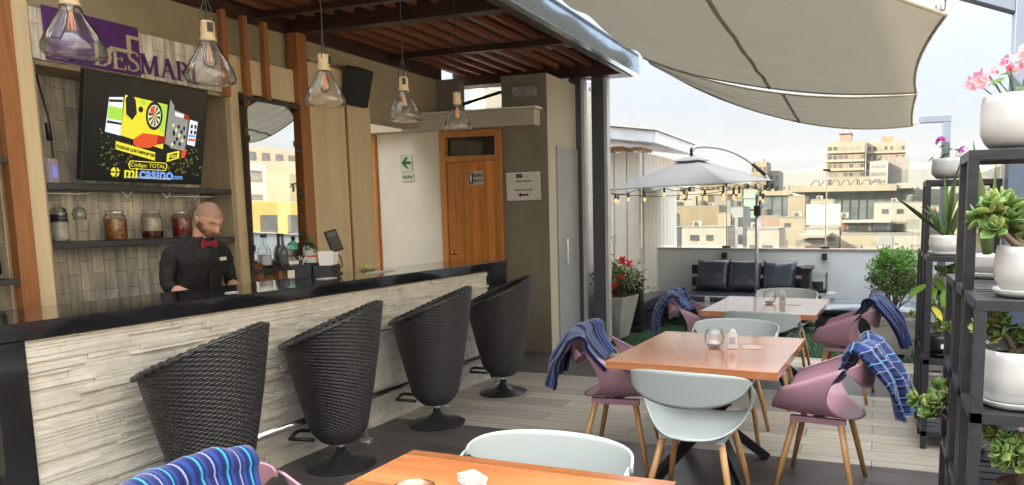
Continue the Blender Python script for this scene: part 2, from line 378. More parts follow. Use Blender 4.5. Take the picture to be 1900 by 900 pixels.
t = thing('corner_pier', 'tall taupe wall pier with a steel side door, right of the restroom door', 'wall', (-3.72, 7.6, 0))
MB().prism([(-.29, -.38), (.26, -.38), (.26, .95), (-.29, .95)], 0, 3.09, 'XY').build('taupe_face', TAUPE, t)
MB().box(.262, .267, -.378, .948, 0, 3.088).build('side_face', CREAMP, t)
b = MB(); b.box(.268, .285, -.18, .72, 0, 2.33); d = b.build('steel_door', mat('steel_door_paint', (.40, .43, .46), (.35, .38, .41), scale=3, rough=.35), t, bevel=.003)
MB().tube([(.30, -.02, 1.0), (.325, -.02, 1.0), (.325, -.02, 1.28), (.30, -.02, 1.28)], .009).build('handle', CHROME, d)
# sloping stair-house wall seen above the lintel
b = MB(); b.prism([(-5.6, 2.72), (-3.95, 2.72), (-3.95, 3.0), (-5.6, 3.55)], 9.2, 9.4, 'XZ'); wall('stair_house_wall', b, CREAMP, 'pale sloping wall seen through the gap above the lintel')
b = MB()
for dz in (0, .16, .32): b.tube([(-5.4, 8.9, 3.36 + dz), (-3.6, 8.9, 2.95 + dz)], .012)
for k in range(4): b.tube([(-5.2 + .5 * k, 8.9, 3.0), (-5.2 + .5 * k, 8.9, 3.66 - .11 * k)], .012)
tag(b.build('roof_railing', WHITE), 'thin white railing seen above the sloping wall', 'railing')
tag(MB().box(-5.25, -4.72, 7.43, 7.6, 2.73, 3.15).build('dark_pier', TAUPE), 'short dark pier between the upper wall and the lintel', 'pier')
o = tag(MB().tube([(-4.7, 7.3, 2.80), (-3.75, 7.36, 3.02)], .018).build('brace_rod', BLACKM), 'black diagonal rod above the lintel beside the lamp', 'rod')
# unseen wall closing the passage, made extra tall to block the low sun
tag(MB().box(-7.45, -7.25, .5, 7.6, 0, 5.6).build('passage_wall', PLASTER), 'unseen tall plaster wall closing the passage behind the bar, blocks the sun', 'wall')
# unseen wall closing the terrace behind the camera, kept low for sky light
b = MB(); b.box(-7.5, 1.3, -4.7, -4.45, -.3, 1.05); wall('rear_wall', b, GREIGE, 'low grey plaster wall closing the terrace behind the viewpoint')

# doors --------------------------------------------------------------
t = thing('restroom_door', 'orange plank door with transom window carrying the restroom sign', 'door', (-4.415, 7.2, 0))
b = MB(); b.box(-.40, -.325, -.03, .12, 0, 2.52); b.box(.325, .40, -.03, .12, 0, 2.52); b.box(-.325, .325, -.03, .12, 2.445, 2.52); b.box(-.325, .325, -.025, .12, 2.17, 2.235)
b.build('frame', FRAMEW, t, bevel=.004)
b = MB()
for k in range(6): b.box(-.323 + k * .1078, -.323 + (k + 1) * .1078 - .003, .0, .045, .01, 2.168)
d = b.build('leaf', DOORW, t, bevel=.003)
b = MB(); b.lathe([(0, 0), (.025, 0), (.026, .006), (.01, .01), (.01, .04), (.022, .045), (.026, .06), (.018, .075), (0, .078)], 14)
o = b.build('knob', mat('brass', (.55, .38, .16), rough=.25, metal=1), d, loc=(-.25, 0, 1.13), rot=(PI / 2, 0, 0), smooth=True)
MB().box(-.325, .325, .04, .05, 2.235, 2.445).build('transom_pane', DARKGL, t)
t = thing('narrow_door', 'dark red wooden door at the left end of the passage', 'door', (-5.95, 7.2, 0))
MB().box(.17, .235, -.03, .12, 0, 2.52).build('frame', FRAMEW, t, bevel=.004)
MB().box(-.9, .17, .02, .06, 0, 2.1).build('leaf', wood('dark_door_wood', (.12, .035, .012), (.07, .02, .008), 'Z'), t)
MB().box(-.9, .17, .02, .05, 2.17, 2.5).build('transom_pane', DARKGL, t); MB().box(-.9, .17, -.02, .1, 2.1, 2.17).build('rail', FRAMEW, t)

# ------------------------------------------------------------------ roof over the bar
POLY, pnt, pb = newmat('added_light_sheet'); ptl = N(pnt, 'ShaderNodeBsdfTranslucent', Color=(.80, .80, .78, 1)); ptr = N(pnt, 'ShaderNodeBsdfTransparent', Color=(.9, .9, .88, 1)); pmx = N(pnt, 'ShaderNodeMixShader'); pmx.inputs[0].default_value = .6; pnt.links.new(ptl.outputs[0], pmx.inputs[1]); pnt.links.new(ptr.outputs[0], pmx.inputs[2]); pnt.links.new(pmx.outputs[0], pnt.nodes['Material Output'].inputs[0])  # translucent sheet added for the out-of-frame roof part, lets light onto the bar
t = thing('bar_roof', 'dark timber slatted roof over the bar with galvanised fascia', 'roof', (-3.86, 2.0, 3.16))
b = MB(); y0 = -6.2
for y, w, h in ((5.98, .12, .16), (4.55, .06, .06), (3.2, .11, .17), (2.82, .05, .05), (1.55, .11, .17), (.1, .06, .06), (-1.4, .11, .17), (-3.2, .11, .17)):
    o = MB().box(-1.13, 1.10, y - w / 2, y + w / 2, .0 if h > .1 else .045, h if h > .1 else .045 + h).build('cross_beam', BEAMW, t)
for k in range(11):
    x = -1.05 + k * .208
    MB().box(x, x + .05, y0, 5.90, .11, .165).build('batten', ROOFW, t)
b = MB(); b.box(-1.3, 1.12, y0, 1.3, .19, .20); b.build('added_light_deck', POLY, t); b = MB(); b.box(-1.3, 1.12, 1.305, 6.04, .19, .215); b.build('deck', mat('roof_underside', (.07, .05, .045), (.04, .03, .028), scale=3, rough=.7), t)  # near deck, out of view, is an added opening for sky light
b = MB()
for k in range(9):
    b.box(-.35 + k * .155 + .02, -.35 + k * .155 + .12, 5.05, 5.25, .176, .186); b.box(.1 + k * .09, .1 + k * .09 + .06, 3.62, 3.82, .176, .186)
sk = b.build('skylight_patch', mat('cloudy_polycarbonate', (.55, .60, .60), rough=.5), t)
MB().box(1.04, 1.10, y0, 6.05, -.01, .11).build('edge_joist', BEAMW, t); MB().box(-1.136, -1.10, y0, 5.5, -.004, .19).build('wall_joist', BEAMW, t)
b = MB(); b.box(1.103, 1.16, y0, 6.15, .0, .235); b.box(1.163, 1.19, y0, 6.152, .0, .012); b.box(1.16, 1.19, y0, 6.15, .222, .236); f = b.build('fascia', GALV, t, bevel=.004)
b = MB()
for yy in (1.88, 5.9, 3.6):
    for zz in (.05, .12, .18): b.tube([(1.158, yy, zz), (1.168, yy, zz)], .008, 6)
b.box(1.16, 1.163, 1.9, 1.905, .01, .22); b.build('bolts', CHROME, f)
MB().box(-1.3, 1.10, 6.045, 6.15, .0, .235).build('end_fascia', mat('end_fascia_grey', (.10, .095, .095), rough=.5), t)
MB().box(1.13, 1.15, 6.16, 6.20, .03, .09).build('corner_bracket', CHROME, t)

# steel columns
for i, (x0, lab) in enumerate(((-3.44, 'slate steel column beside the steel side door'), (-3.15, 'free-standing slate steel column in front of the white boarded hut'))):
    t = thing('steel_column', lab, 'column', (x0, 8.06, 0), group='steel columns carrying the roof edge')
    xw = (.10, .10)[i]
    MB().box(-xw, xw * .55, -.06, .05, 0, 3.155).build('shaft', POSTM, t, bevel=.004)
    MB().box(xw * .56, xw * .95, -.055, .045, 0, 3.15).build('side_strip', mat('pale_strip', (.55, .57, .60), rough=.4), t)

# white boarded hut behind
t = thing('boarded_hut', 'white vertical-boarded hut with a projecting flat roof, left of the umbrella', 'hut', (-3.5, 9.6, 0))
b = MB()
for k in range(8): b.box(-1.2 + k * .19, -1.2 + (k + 1) * .19 - .012, .0, .06, 0, 2.42)
b.box(-1.25, .31, .062, .08, 0, 2.42)
b.build('wall_boards', WHITE, t, bevel=.004)
b = MB()
for k in range(9): b.box(.315, .36, .09 + k * .19, .09 + (k + 1) * .19 - .012, 0, 2.42)
b.build('side_boards', WHITE, t, bevel=.004)
b = MB(); b.prism([(-1.7, 2.80), (.66, 2.50), (.66, 2.66), (-1.7, 2.97)], -.35, 1.9, 'XZ'); b.build('roof_slab', mat('hut_roof_white', (.66, .72, .80), rough=.5), t, bevel=.004)
b = MB(); b.prism([(-1.7, 2.975), (.69, 2.665), (.69, 2.69), (-1.7, 3.0)], -.38, 1.92, 'XZ'); b.build('roof_edge', WHITE, t)
for k in range(4): MB().box(-.62 + k * .28, -.46 + k * .28, -.1, .4, 2.44, 2.54 - .02 * k).build('rafter_end', wood('rafter', (.42, .24, .11), (.3, .16, .07), 'Y'), t)
b = MB(); b.tube([(-.62, -.2, 2.78), (-.62, -.2, 3.28), (-.58, -.2, 3.28), (-.58, -.2, 2.78)], .012, 6); tag(b.build('pipe_bend', CHROME), 'thin metal pipe loop beside the steel columns', 'pipe').location = (-2.93, 8.9, -.1)

# ------------------------------------------------------------------ parapet and glass screens
PARM = mat('parapet_paint', (.56, .60, .64), (.47, .50, .52), scale=1.6, detail=10, lo=.4, hi=.8, rough=.7, bump=.05)
t = thing('far_parapet', 'pale parapet wall behind the black sofa, with a thin brown cap', 'parapet', (-1.1, 10.4, 0))
MB().box(-3.2, 2.3, -.08, .08, 0, 1.03).build('wall_face', PARM, t)
MB().box(-3.2, 2.3, -.10, .10, 1.032, 1.052).build('cap', mat('parapet_cap', (.36, .27, .24), rough=.5), t)
t = thing('side_parapet', 'low pale parapet along the right side behind the plant racks', 'parapet', (1.12, 4, 0))
MB().box(-.07, .07, -8.4, 6.3, 0, 1.0).build('wall_face', PARM, t)
def clampset(t, x, y, top=2.16, ax='x'):
    MB().box(x - .035, x + .035, y - .155, y - .085, .90, .99).build('clamp', BLACKM, t, bevel=.006)
    MB().box(x - .06, x + .06, y - .03, y + .03, 1.053, 1.085).build('clamp', BLACKM, t, bevel=.006)
    MB().tube([(x, y, 1.07), (x, y, top)], .011, 8).build('post', STEEL, t)
    MB().box(x - .05, x + .05, y - .025, y + .025, top - .03, top).build('clamp', BLACKM, t, bevel=.006)
for x0, x1, px, lab in ((-3.55, -2.14, -2.11, 'clear glass windscreen panel at the hut end of the parapet'), (-2.08, -.73, None, 'clear glass windscreen panel behind the umbrella pole'), (-.67, 1.1, -.70, 'clear glass windscreen panel in front of the far tower block')):
    t = thing('glass_screen', lab, 'glass panel', ((x0 + x1) / 2, 10.4, 0), group='glass windscreen on the far parapet')
    w = (x1 - x0) / 2
    MB().box(-w, w, -.005, .005, 1.09, 2.12).build('pane', TERRGL, t)
    if px is not None: clampset(t, px - (x0 + x1) / 2, 0, 2.16)
for y0, y1, lab in ((3.6, 5.55, 'clear glass side panel behind the nearer plant rack'), (5.6, 7.9, 'clear glass side panel behind the farther plant rack'), (7.95, 10.2, 'clear glass side panel in the far right corner')):
    t = thing('glass_screen', lab, 'glass panel', (1.12, (y0 + y1) / 2, 0), group='glass windscreen on the side parapet')
    h = (y1 - y0) / 2
    MB().box(-.005, .005, -h, h, 1.02, 2.0).build('pane', TERRGL, t); MB().box(-.03, .03, -.05, .05, 1.003, 1.04).build('clamp', BLACKM, t)

# ------------------------------------------------------------------ bar counter
t = thing('bar_counter', 'long bar clad in white split stone under a glossy black granite top', 'bar counter', (-3.5, 4.0, 0))
r3 = random.Random(11); ST = mat('split_stone', (.78, .74, .65), (.64, .60, .51), scale=9, rough=.85, bump=.5, bscale=45)
b = MB(); z = .0
while z < 1.02:
    h = r3.uniform(.016, .034); h = min(h, 1.026 - z); y = -1.98
    while y < 1.92:
        w = min(r3.uniform(.12, .42), 1.922 - y); d = r3.uniform(-.005, .011)
        if r3.random() < .08: d += .012
        j = [r3.uniform(-.0025, .0025) for _ in range(8)]
        x0, x1, y0, y1, z0, z1 = -.03, d, y, y + w - .0015, z, z + h - .001
        b.add([(x0, y0, z0), (x0, y1, z0), (x0, y1, z1), (x0, y0, z1), (x1 + j[0], y0, z0), (x1 + j[1], y1, z0 + j[4] * .4), (x1 + j[2], y1, z1 + j[5] * .3), (x1 + j[3], y0, z1)],
              [(4, 5, 6, 7), (0, 1, 5, 4), (1, 2, 6, 5), (2, 3, 7, 6), (3, 0, 4, 7)])
        y += w
    z += h
b.build('stone_cladding', ST, t, bevel=.0015)
MB().box(-.5, -.032, -1.97, 1.9, 0, 1.02).build('carcass', mat('bar_core', (.07, .065, .06), rough=.8), t)
MB().box(-.54, .032, -2.11, 2.26, 1.034, 1.112).build('granite_top', GRANITE, t, bevel=.003)
MB().box(-.54, .03, -2.11, -1.99, 0, 1.031).build('end_panel', GRANITE, t, bevel=.003)
MB().box(-.54, .03, 1.93, 2.25, 0, 1.031).build('end_panel', GRANITE, t, bevel=.003)
fr = MB().tube([(.17, -1.75, .30), (.17, 1.85, .30)], .022, 12).build('foot_rail', CHROME, t, smooth=True)
for y in (-1.35, -.05, .92, 1.75):
    MB().tube([(.17, y, .28), (.17, y, .02)], .016, 10).build('rail_post', STEEL, fr); MB().lathe([(0, .014), (.045, .012), (.048, 0)], 16, (.17, y, 0)).build('rail_foot', STEEL, fr)
# ledge behind the counter
t = thing('back_counter', 'black work counter on the bartender side of the bar', 'counter', (-4.85, 4.0, 0))
MB().box(-.02, .22, -1.1, 2.0, 0, .86).build('carcass', CHARC, t); MB().box(-.03, .25, -1.1, 2.0, .863, .90).build('worktop', GRANITE, t, bevel=.003)

# ------------------------------------------------------------------ shelving unit behind the bar
def patch_mat():
    m, nt, b = newmat('reclaimed_wood_tiles'); L = nt.links
    tc = N(nt, 'ShaderNodeTexCoord'); mp = N(nt, 'ShaderNodeMapping'); mp.inputs['Rotation'].default_value = (0, PI / 2, 0)
    sp = N(nt, 'ShaderNodeSeparateXYZ'); L.new(tc.outputs['Object'], sp.inputs[0]); cb = N(nt, 'ShaderNodeCombineXYZ'); L.new(sp.outputs[2], cb.inputs[0]); L.new(sp.outputs[1], cb.inputs[1])
    q = N(nt, 'ShaderNodeTexBrick', Scale=1.0); q.offset = .43; q.inputs['Brick Width'].default_value = .21; q.inputs['Row Height'].default_value = .082
    q.inputs['Color1'].default_value = (.84, .80, .69, 1); q.inputs['Color2'].default_value = (.54, .52, .46, 1); q.inputs['Mortar'].default_value = (.14, .12, .10, 1); q.inputs['Mortar Size'].default_value = .0015
    L.new(cb.outputs[0], q.inputs[0])
    mp2 = N(nt, 'ShaderNodeMapping'); mp2.inputs['Scale'].default_value = (1, 6, 1); L.new(tc.outputs['Object'], mp2.inputs[0])
    nz = N(nt, 'ShaderNodeTexNoise', Scale=4.0, Detail=8.0); L.new(mp2.outputs[0], nz.inputs[0]); cr = N(nt, 'ShaderNodeValToRGB'); cr.color_ramp.elements[0].color = (.62, .62, .62, 1); cr.color_ramp.elements[1].color = (1.35, 1.35, 1.35, 1); cr.color_ramp.elements[0].position = .3; cr.color_ramp.elements[1].position = .7
    L.new(nz.outputs[0], cr.inputs[0]); mx = N(nt, 'ShaderNodeMix', _data_type='RGBA', _blend_type='MULTIPLY'); mx.inputs[0].default_value = 1; L.new(q.outputs[0], mx.inputs[6]); L.new(cr.outputs[0], mx.inputs[7]); L.new(mx.outputs[2], b.inputs['Base Color'])
    b.inputs['Roughness'].default_value = .38; bp = N(nt, 'ShaderNodeBump', Strength=.4, Distance=.004); L.new(cr.outputs[0], bp.inputs['Height']); L.new(bp.outputs[0], b.inputs['Normal'])
    return m
PATCH = patch_mat()
U = thing('back_bar_unit', 'tall pale wood shelving unit behind the bar with dark shelves', 'shelving', (-5.0, 4.0, 0))
ux, uy = 5.0, -4.0
def ub(name, x0, x1, y0, y1, z0, z1, m, bev=.003, parent=None): return MB().box(x0 + ux, x1 + ux, y0 + uy, y1 + uy, z0, z1).build(name, m, parent or U, bevel=bev)
ub('niche_back', -5.27, -5.25, 3.03, 4.43, 0, 2.54, PATCH, 0)
ub('niche_side', -5.25, -4.905, 4.40, 4.428, .9, 2.54, GREYWOOD)
ub('niche_side', -5.25, -4.905, 3.03, 3.05, .9, 2.54, GREYWOOD)
ub('upright', -5.25, -4.885, 2.93, 3.027, 0, 2.95, PALEWOOD)
ub('upright', -4.95, -4.885, 4.432, 4.51, 0, 2.84, PALEWOOD)
ub('fascia_panel', -4.98, -4.90, 4.513, 5.12, 2.56, 2.84, PALEWOOD)
for z in (1.405, 1.782): ub('shelf', -5.248, -4.90, 3.052, 4.398, z - .04, z, CHARC)
ub('shelf', -5.248, -4.905, 3.052, 4.398, 2.50, 2.53, GREYWOOD)
ub('wide_panel', -4.97, -4.90, 5.26, 5.745, 0, 2.95, PALEWOOD); ub('wide_panel', -4.97, -4.875, 5.762, 6.08, 0, 2.95, PALEWOOD); ub('panel_edge', -4.97, -4.89, 5.748, 5.759, 0, 2.95, STUD)
for y in (4.36, 4.56, 4.76): ub('stud', -4.89, -4.84, y, y + .045, 2.5 if y < 4.5 else 1.0, 3.16, STUD)
ub('stud', -4.97, -4.85, 5.125, 5.24, 0, 3.16, STUD)
ub('stud', -4.93, -4.86, 2.83, 2.925, .0, 3.16, STUD); ub('stud', -4.93, -4.86, 2.62, 2.66, .0, 3.16, STUD)
ub('display_back', -5.12, -5.10, 4.52, 5.12, .9, 2.56, GREYWOOD)
for z in (2.53, 1.13): ub('display_shelf', -5.09, -4.835, 4.515, 5.122, z - .035, z, CHARC)
for z in (2.15, 1.78, 1.42): ub('display_shelf', -5.09, -4.86, 5.00, 5.122, z - .03, z, CHARC)
ub('left_back', -5.14, -5.12, 1.6, 2.92, .0, 3.1, PATCH, 0)
for z in (2.3, 1.92, 1.2): ub('left_shelf', -5.11, -4.87, 2.3, 2.83, z - .035, z, CHARC)
for y0, y1 in ((3.06, 3.36), (4.0, 4.38)):
    for x in (-5.12, -5.02): MB().tube([(x + ux, y0 + uy, 1.72), (x + ux, y1 + uy, 1.72)], .003, 6).build('glass_rail', CHROME, U)
for y in (3.57, 3.86, 4.09): MB().tube([(-4.93 + ux, y - .035 + uy, 1.74), (-4.93 + ux, y + uy, 1.70), (-4.93 + ux, y + .035 + uy, 1.74)], .003, 6).build('rack_hook', CHROME, U)
# mirrors
MIR = mat('mirror_silver', (.92, .93, .93), (.92, .93, .93), rough=.01, metal=1)
def mirror(label, yc, w, z0, z1, x=-4.83, loc=None):
    t = thing('mirror', label, 'mirror', (x, yc, z0), math.radians(1.5)); t.rotation_euler = (0, math.radians(1.2), math.radians(1.5)); h = z1 - z0; c = .05
    pl = [(-w / 2, 0), (w / 2, 0), (w / 2, h - c * 1.7)] + [(w / 2 - c * (1 - math.cos(a)) - .0, h - c * 1.7 + c * math.sin(a)) for a in (.5, 1.0, 1.5)] + [(w / 2 - c * 1.9, h)]
    pl += [(-a, q) for a, q in reversed(pl[2:])]
    MB().prism(pl, 0, .006, 'YZ').build('plate', MIR, t)
    MB().prism([(a * 1.03, q * 1.0 - .004 + (.008 if q > .1 else 0)) for a, q in pl], -.006, -.001, 'YZ').build('backing', CHARC, t)
    for a in (-w / 2, w / 2):
        for q in (.1, h * .75): MB().box(.0, .012, a - .008, a + .008, q, q + .05).build('clip', BLACK, t)
    return t
mirror('frameless mirror with cut corners between the pale wood uprights, reflecting orange flats', 4.745, .49, 1.18, 2.49)
mirror('part of a mirror cut off by the left edge of the photo', 2.44, .5, 1.3, 2.1)

# sign board ----------------------------------------------------------
t = thing('bar_sign', 'reclaimed wood sign board with purple panel and raised serif letters above the screen', 'sign', (-4.895, 3.73, 2.53))
MB().box(-.01, .012, -.70, .70, .0, .305).build('board', PATCH, t)
MB().box(.013, .026, -.63, -.03, .005, .33).build('purple_panel', PURPLE, t, bevel=.001)
LET = mat('cut_letter_cream', (.62, .52, .38), rough=.45)
ez = MB(); P = [(-.27, .10), (-.235, .165), (-.12, .165), (-.12, .265), (-.04, .265)]
Q = [(-.245, .10), (-.222, .143), (-.095, .143), (-.095, .243), (-.04, .243)]
for i in range(4): ez.add([(.036, *P[i]), (.036, *P[i + 1]), (.036, *Q[i + 1]), (.036, *Q[i]), (.027, *P[i]), (.027, *P[i + 1]), (.027, *Q[i + 1]), (.027, *Q[i])], [(0, 1, 2, 3), (4, 7, 6, 5), (0, 4, 5, 1), (2, 6, 7, 3), (0, 3, 7, 4), (1, 5, 6, 2)])
ez.build('step_emblem', LET, t)
H = .138
GL = {  # serif capitals as strokes (x0,y0,x1,y1,width) in units of letter height
 'D': [(.12, 0, .12, 1, .13), (.0, .03, .4, .03, .05), (.0, .97, .4, .97, .05), (.4, .97, .66, .8, .08), (.66, .8, .74, .5, .12), (.74, .5, .66, .2, .12), (.66, .2, .4, .03, .08)],
 'E': [(.12, 0, .12, 1, .13), (0, .03, .6, .03, .05), (0, .97, .58, .97, .05), (.12, .5, .45, .5, .05), (.6, .0, .6, .2, .04), (.58, .8, .58, 1, .04), (.45, .4, .45, .6, .04)],
 'S': [(.55, .78, .52, .95, .05), (.52, .93, .3, .98, .05), (.3, .97, .1, .82, .08), (.1, .82, .14, .62, .1), (.14, .62, .48, .42, .13), (.48, .42, .54, .2, .1), (.54, .2, .32, .03, .08), (.32, .03, .06, .06, .05), (.06, .05, .04, .25, .05)],
 'M': [(.1, 0, .14, 1, .05), (0, .03, .24, .03, .05), (.02, .97, .2, .97, .05), (.16, 1, .48, .05, .13), (.48, .05, .8, 1, .05), (.82, 1, .86, 0, .13), (.7, .03, 1.0, .03, .05), (.78, .97, .96, .97, .05)],
 'A': [(.1, 0, .4, 1, .05), (.4, 1, .72, 0, .13), (.0, .03, .24, .03, .05), (.58, .03, .86, .03, .05), (.2, .36, .58, .36, .05)],
 'R': [(.12, 0, .12, 1, .13), (.0, .03, .28, .03, .05), (0, .97, .36, .97, .05), (.36, .97, .54, .84, .09), (.54, .84, .54, .66, .1), (.54, .66, .34, .52, .07), (.34, .52, .14, .51, .05), (.34, .5, .68, 0, .12), (.6, .03, .82, .03, .05)],
 'I': [(.12, 0, .12, 1, .13), (.0, .03, .26, .03, .05), (0, .97, .26, .97, .05)]}
yy = -.345
for k, (ch, adv) in enumerate((('D', .86), ('E', .72), ('S', .66), ('M', 1.08), ('A', .92), ('R', .84), ('I', .36))):
    b = MB()
    for n_, (a0, b0, a1, b1, w) in enumerate(GL[ch]): b.bar((.030 + .0003 * n_, yy + a0 * H, .025 + b0 * H), (.030 + .0003 * n_, yy + a1 * H, .025 + b1 * H), .012, w * H, up=(0, -(b1 - b0), (a1 - a0)))
    b.build('letter', LET if k < 3 else PURPLE, t, fix=True)
    yy += adv * H

# television -----------------------------------------------------------
t = thing('television', 'black wall television tilted down in the niche, showing a betting advert', 'television', (-4.84, 3.65, 1.80))
t.rotation_euler = (0, math.radians(11), 0)
MB().box(-.05, -.004, -.435, .435, 0, .70).build('casing', BLACK, t, bevel=.005)
SCR = emis('screen_black', (.006, .007, .005), .2)
s = MB().box(-.003, 0, -.425, .425, .015, .69).build('screen', SCR, t)
cols = dict(y=(.62, .56, .03), dy=(.22, .19, .02), w=(.62, .66, .72), g=(.30, .55, .06), k=(.01, .01, .01), r=(.55, .07, .02), dr=(.25, .02, .01), b=(.15, .28, .60), gr=(.22, .22, .2), cr=(.55, .55, .32), br=(.10, .085, .02))
E_ = {k: emis('screen_' + k, v, .20) for k, v in cols.items()}
def sp(name, pts, col, lay): return MB().add([(.0008 + lay * .0007, (a - .5) * .85, .015 + (1 - c_) * .675) for a, c_ in pts], [tuple(range(len(pts)))]).build(name, E_[col], s, fix=False)
def rect(a, c_, d, e): return [(a, c_), (d, c_), (d, e), (a, e)]
# coordinates are fractions of the picture, read from left and top
b = MB(); r4 = random.Random(3)
for i in range(150):
    a = r4.choice((r4.uniform(.1, .38), r4.uniform(.66, .97))); c_ = r4.uniform(.52, .92); q = r4.uniform(.012, .03)
    b.add([(.0004, (a - .5) * .85, .015 + (1 - c_) * .675), (.0004, (a + q - .5) * .85, .015 + (1 - c_) * .675), (.0004, (a + q / 2 - .5) * .85, .015 + (1 - c_ + q) * .675)], [(0, 1, 2)])
b.build('triangle_pattern', E_['br'], s, fix=False)
sp('phone', [(.155, .18), (.285, .16), (.275, .60), (.135, .57)], 'k', 1); sp('phone_page', [(.165, .21), (.275, .19), (.265, .565), (.145, .54)], 'w', 2)
sp('phone_page', [(.163, .29), (.272, .30), (.27, .42), (.155, .41)], 'g', 3); sp('phone_page', [(.158, .43), (.27, .44), (.268, .46), (.156, .455)], 'k', 3); sp('phone_page', [(.165, .23), (.27, .215), (.27, .24), (.165, .255)], 'k', 3)
sp('pitch', [(.285, .165), (.64, .20), (.62, .66), (.265, .56)], 'y', 2); sp('pitch_shade', [(.56, .2), (.64, .205), (.622, .5), (.58, .48)], 'g', 3)
def disc(name, a, c_, ra, rc, col, lay, n=20): return sp(name, [(a + ra * math.cos(2 * PI * i / n), c_ + rc * math.sin(2 * PI * i / n)) for i in range(n)], col, lay)
sp('ball', [(.29, .2), (.33, .13), (.37, .2), (.385, .33), (.35, .40), (.30, .35)], 'k', 4)
disc('ball', .43, .21, .022, .03, 'g', 4); disc('ball', .415, .285, .02, .03, 'k', 4)
disc('dartboard', .53, .33, .072, .145, 'k', 4); disc('dartboard', .53, .33, .055, .112, 'cr', 5)
for i in range(10):
    a = 2 * PI * i / 10; sp('dart_sector', [(.53, .33), (.53 + .05 * math.cos(a), .33 + .102 * math.sin(a)), (.53 + .05 * math.cos(a + .3), .33 + .102 * math.sin(a + .3))], 'k' if i != 6 else 'r', 6)
sp('dart_sector', [(.5, .24), (.53, .25), (.525, .33), (.49, .30)], 'r', 7)
sp('boxing_glove', [(.37, .58), (.44, .515), (.57, .52), (.62, .53), (.61, .58), (.55, .63), (.5, .66), (.40, .665), (.365, .63)], 'r', 7); sp('glove_cuff', [(.57, .52), (.64, .53), (.63, .6), (.56, .62)], 'dr', 8)
sp('phone', [(.66, .14), (.70, .2), (.68, .62), (.635, .6)], 'gr', 4)
sp('photo_page', [(.70, .24), (.84, .28), (.82, .66), (.68, .64)], 'gr', 2)
for q in range(14): disc('photo_spot', .70 + (q * 37 % 12) / 100, .40 + (q * 53 % 22) / 100, .012, .022, 'k' if q % 3 else 'cr', 3, 7)
sp('photo_page', [(.71, .26), (.83, .285), (.83, .32), (.71, .3)], 'w', 3); sp('photo_tag', [(.79, .27), (.84, .28), (.84, .33), (.79, .32)], 'dr', 4)
sp('phone', [(.845, .29), (.935, .31), (.915, .64), (.825, .62)], 'k', 1); sp('phone_page', [(.85, .32), (.925, .335), (.91, .60), (.835, .585)], 'w', 3)
for q in range(4): sp('app_icon', rect(.86 + .035 * (q % 2), .37 + .06 * (q // 2), .88 + .035 * (q % 2), .41 + .06 * (q // 2)), 'k', 4)
sp('app_icon', rect(.845, .48, .91, .505), 'b', 4); sp('app_icon', rect(.845, .52, .91, .545), 'r', 4)
sp('ribbon', [(.19, .60), (.60, .72), (.60, .80), (.19, .66)], 'k', 3)
sp('ribbon', [(.23, .62), (.555, .70), (.555, .785), (.23, .70)], 'y', 4); sp('ribbon', [(.66, .70), (.77, .66), (.77, .74), (.66, .79)], 'y', 4); sp('ribbon', [(.68, .71), (.75, .685), (.75, .735), (.68, .765)], 'k', 5); sp('ribbon', [(.79, .66), (.84, .64), (.82, .73), (.79, .74)], 'r', 4)
sp('code_plate', [(.35, .80), (.655, .80), (.67, .83), (.655, .885), (.35, .885), (.335, .84)], 'y', 4); sp('code_plate', [(.355, .808), (.65, .808), (.66, .83), (.65, .878), (.355, .878), (.345, .84)], 'k', 5)
def st(txt, a, c_, size, col, sx=1, bold=0): return text_mesh('screen_text', txt, size, E_[col], s, (.0062, (a - .5) * .85, .015 + (1 - c_) * .675), (PI / 2, 0, PI / 2), .0002, 'CENTER', sx, bold)
st('Código: TOTAL', .50, .842, .038, 'y')
st('TODOS LOS DEPORTES', .39, .704, .026, 'k', 1.0, .0015).rotation_euler = (PI / 2 + 0, math.radians(9.5), PI / 2)
st('JUEGO', .715, .726, .03, 'y', .8, .001)
st('mi', .36, .925, .105, 'y', .95, .002); st('casino', .575, .925, .105, 'b', .95, .003); st('.com', .755, .945, .05, 'b', 1, .001)
st('JUEGA, GANA Y SIGUE TOTAL, CASINO', .50, .968, .02, 'cr', .9)
for a0, b0 in ((-1, -1), (1, -1), (-1, 1), (1, 1)): sp('clover', [(.25 + a0 * .004, .925 + b0 * .005), (.235 + a0 * .035, .925 + b0 * .008), (.235 + a0 * .03, .925 + b0 * .03), (.235 + a0 * .008, .925 + b0 * .05)], 'y', 5)
MB().box(-.25, -.05, -.05, .05, .25, .42).build('wall_bracket', BLACKM, t)
b = MB(); b.tube([(-4.95, 3.08, 2.45), (-4.96, 3.13, 2.2), (-4.98, 3.15, 2.0), (-4.99, 3.16, 1.85), (-4.98, 3.13, 1.79)], .006, 6); b.tube([(-4.97, 3.13, 2.16), (-4.98, 3.14, 2.05)], .016, 8)
tag(b.build('power_cable', BLACK, smooth=True), 'black cable hanging beside the television', 'cable')
t = thing('small_poster_box', 'small bright box leaning on the shelf left of the television', 'box', (-4.93, 3.10, 1.783), math.radians(20))
MB().box(-.02, .02, -.035, .035, 0, .15).build('carton', mat('printed_box', (.55, .40, .30), (.25, .30, .55), scale=30, rough=.4), t, bevel=.002); MB().box(.0205, .021, -.02, .02, .03, .11).build('label', emis('box_violet', (.3, .3, .8), .1), t)

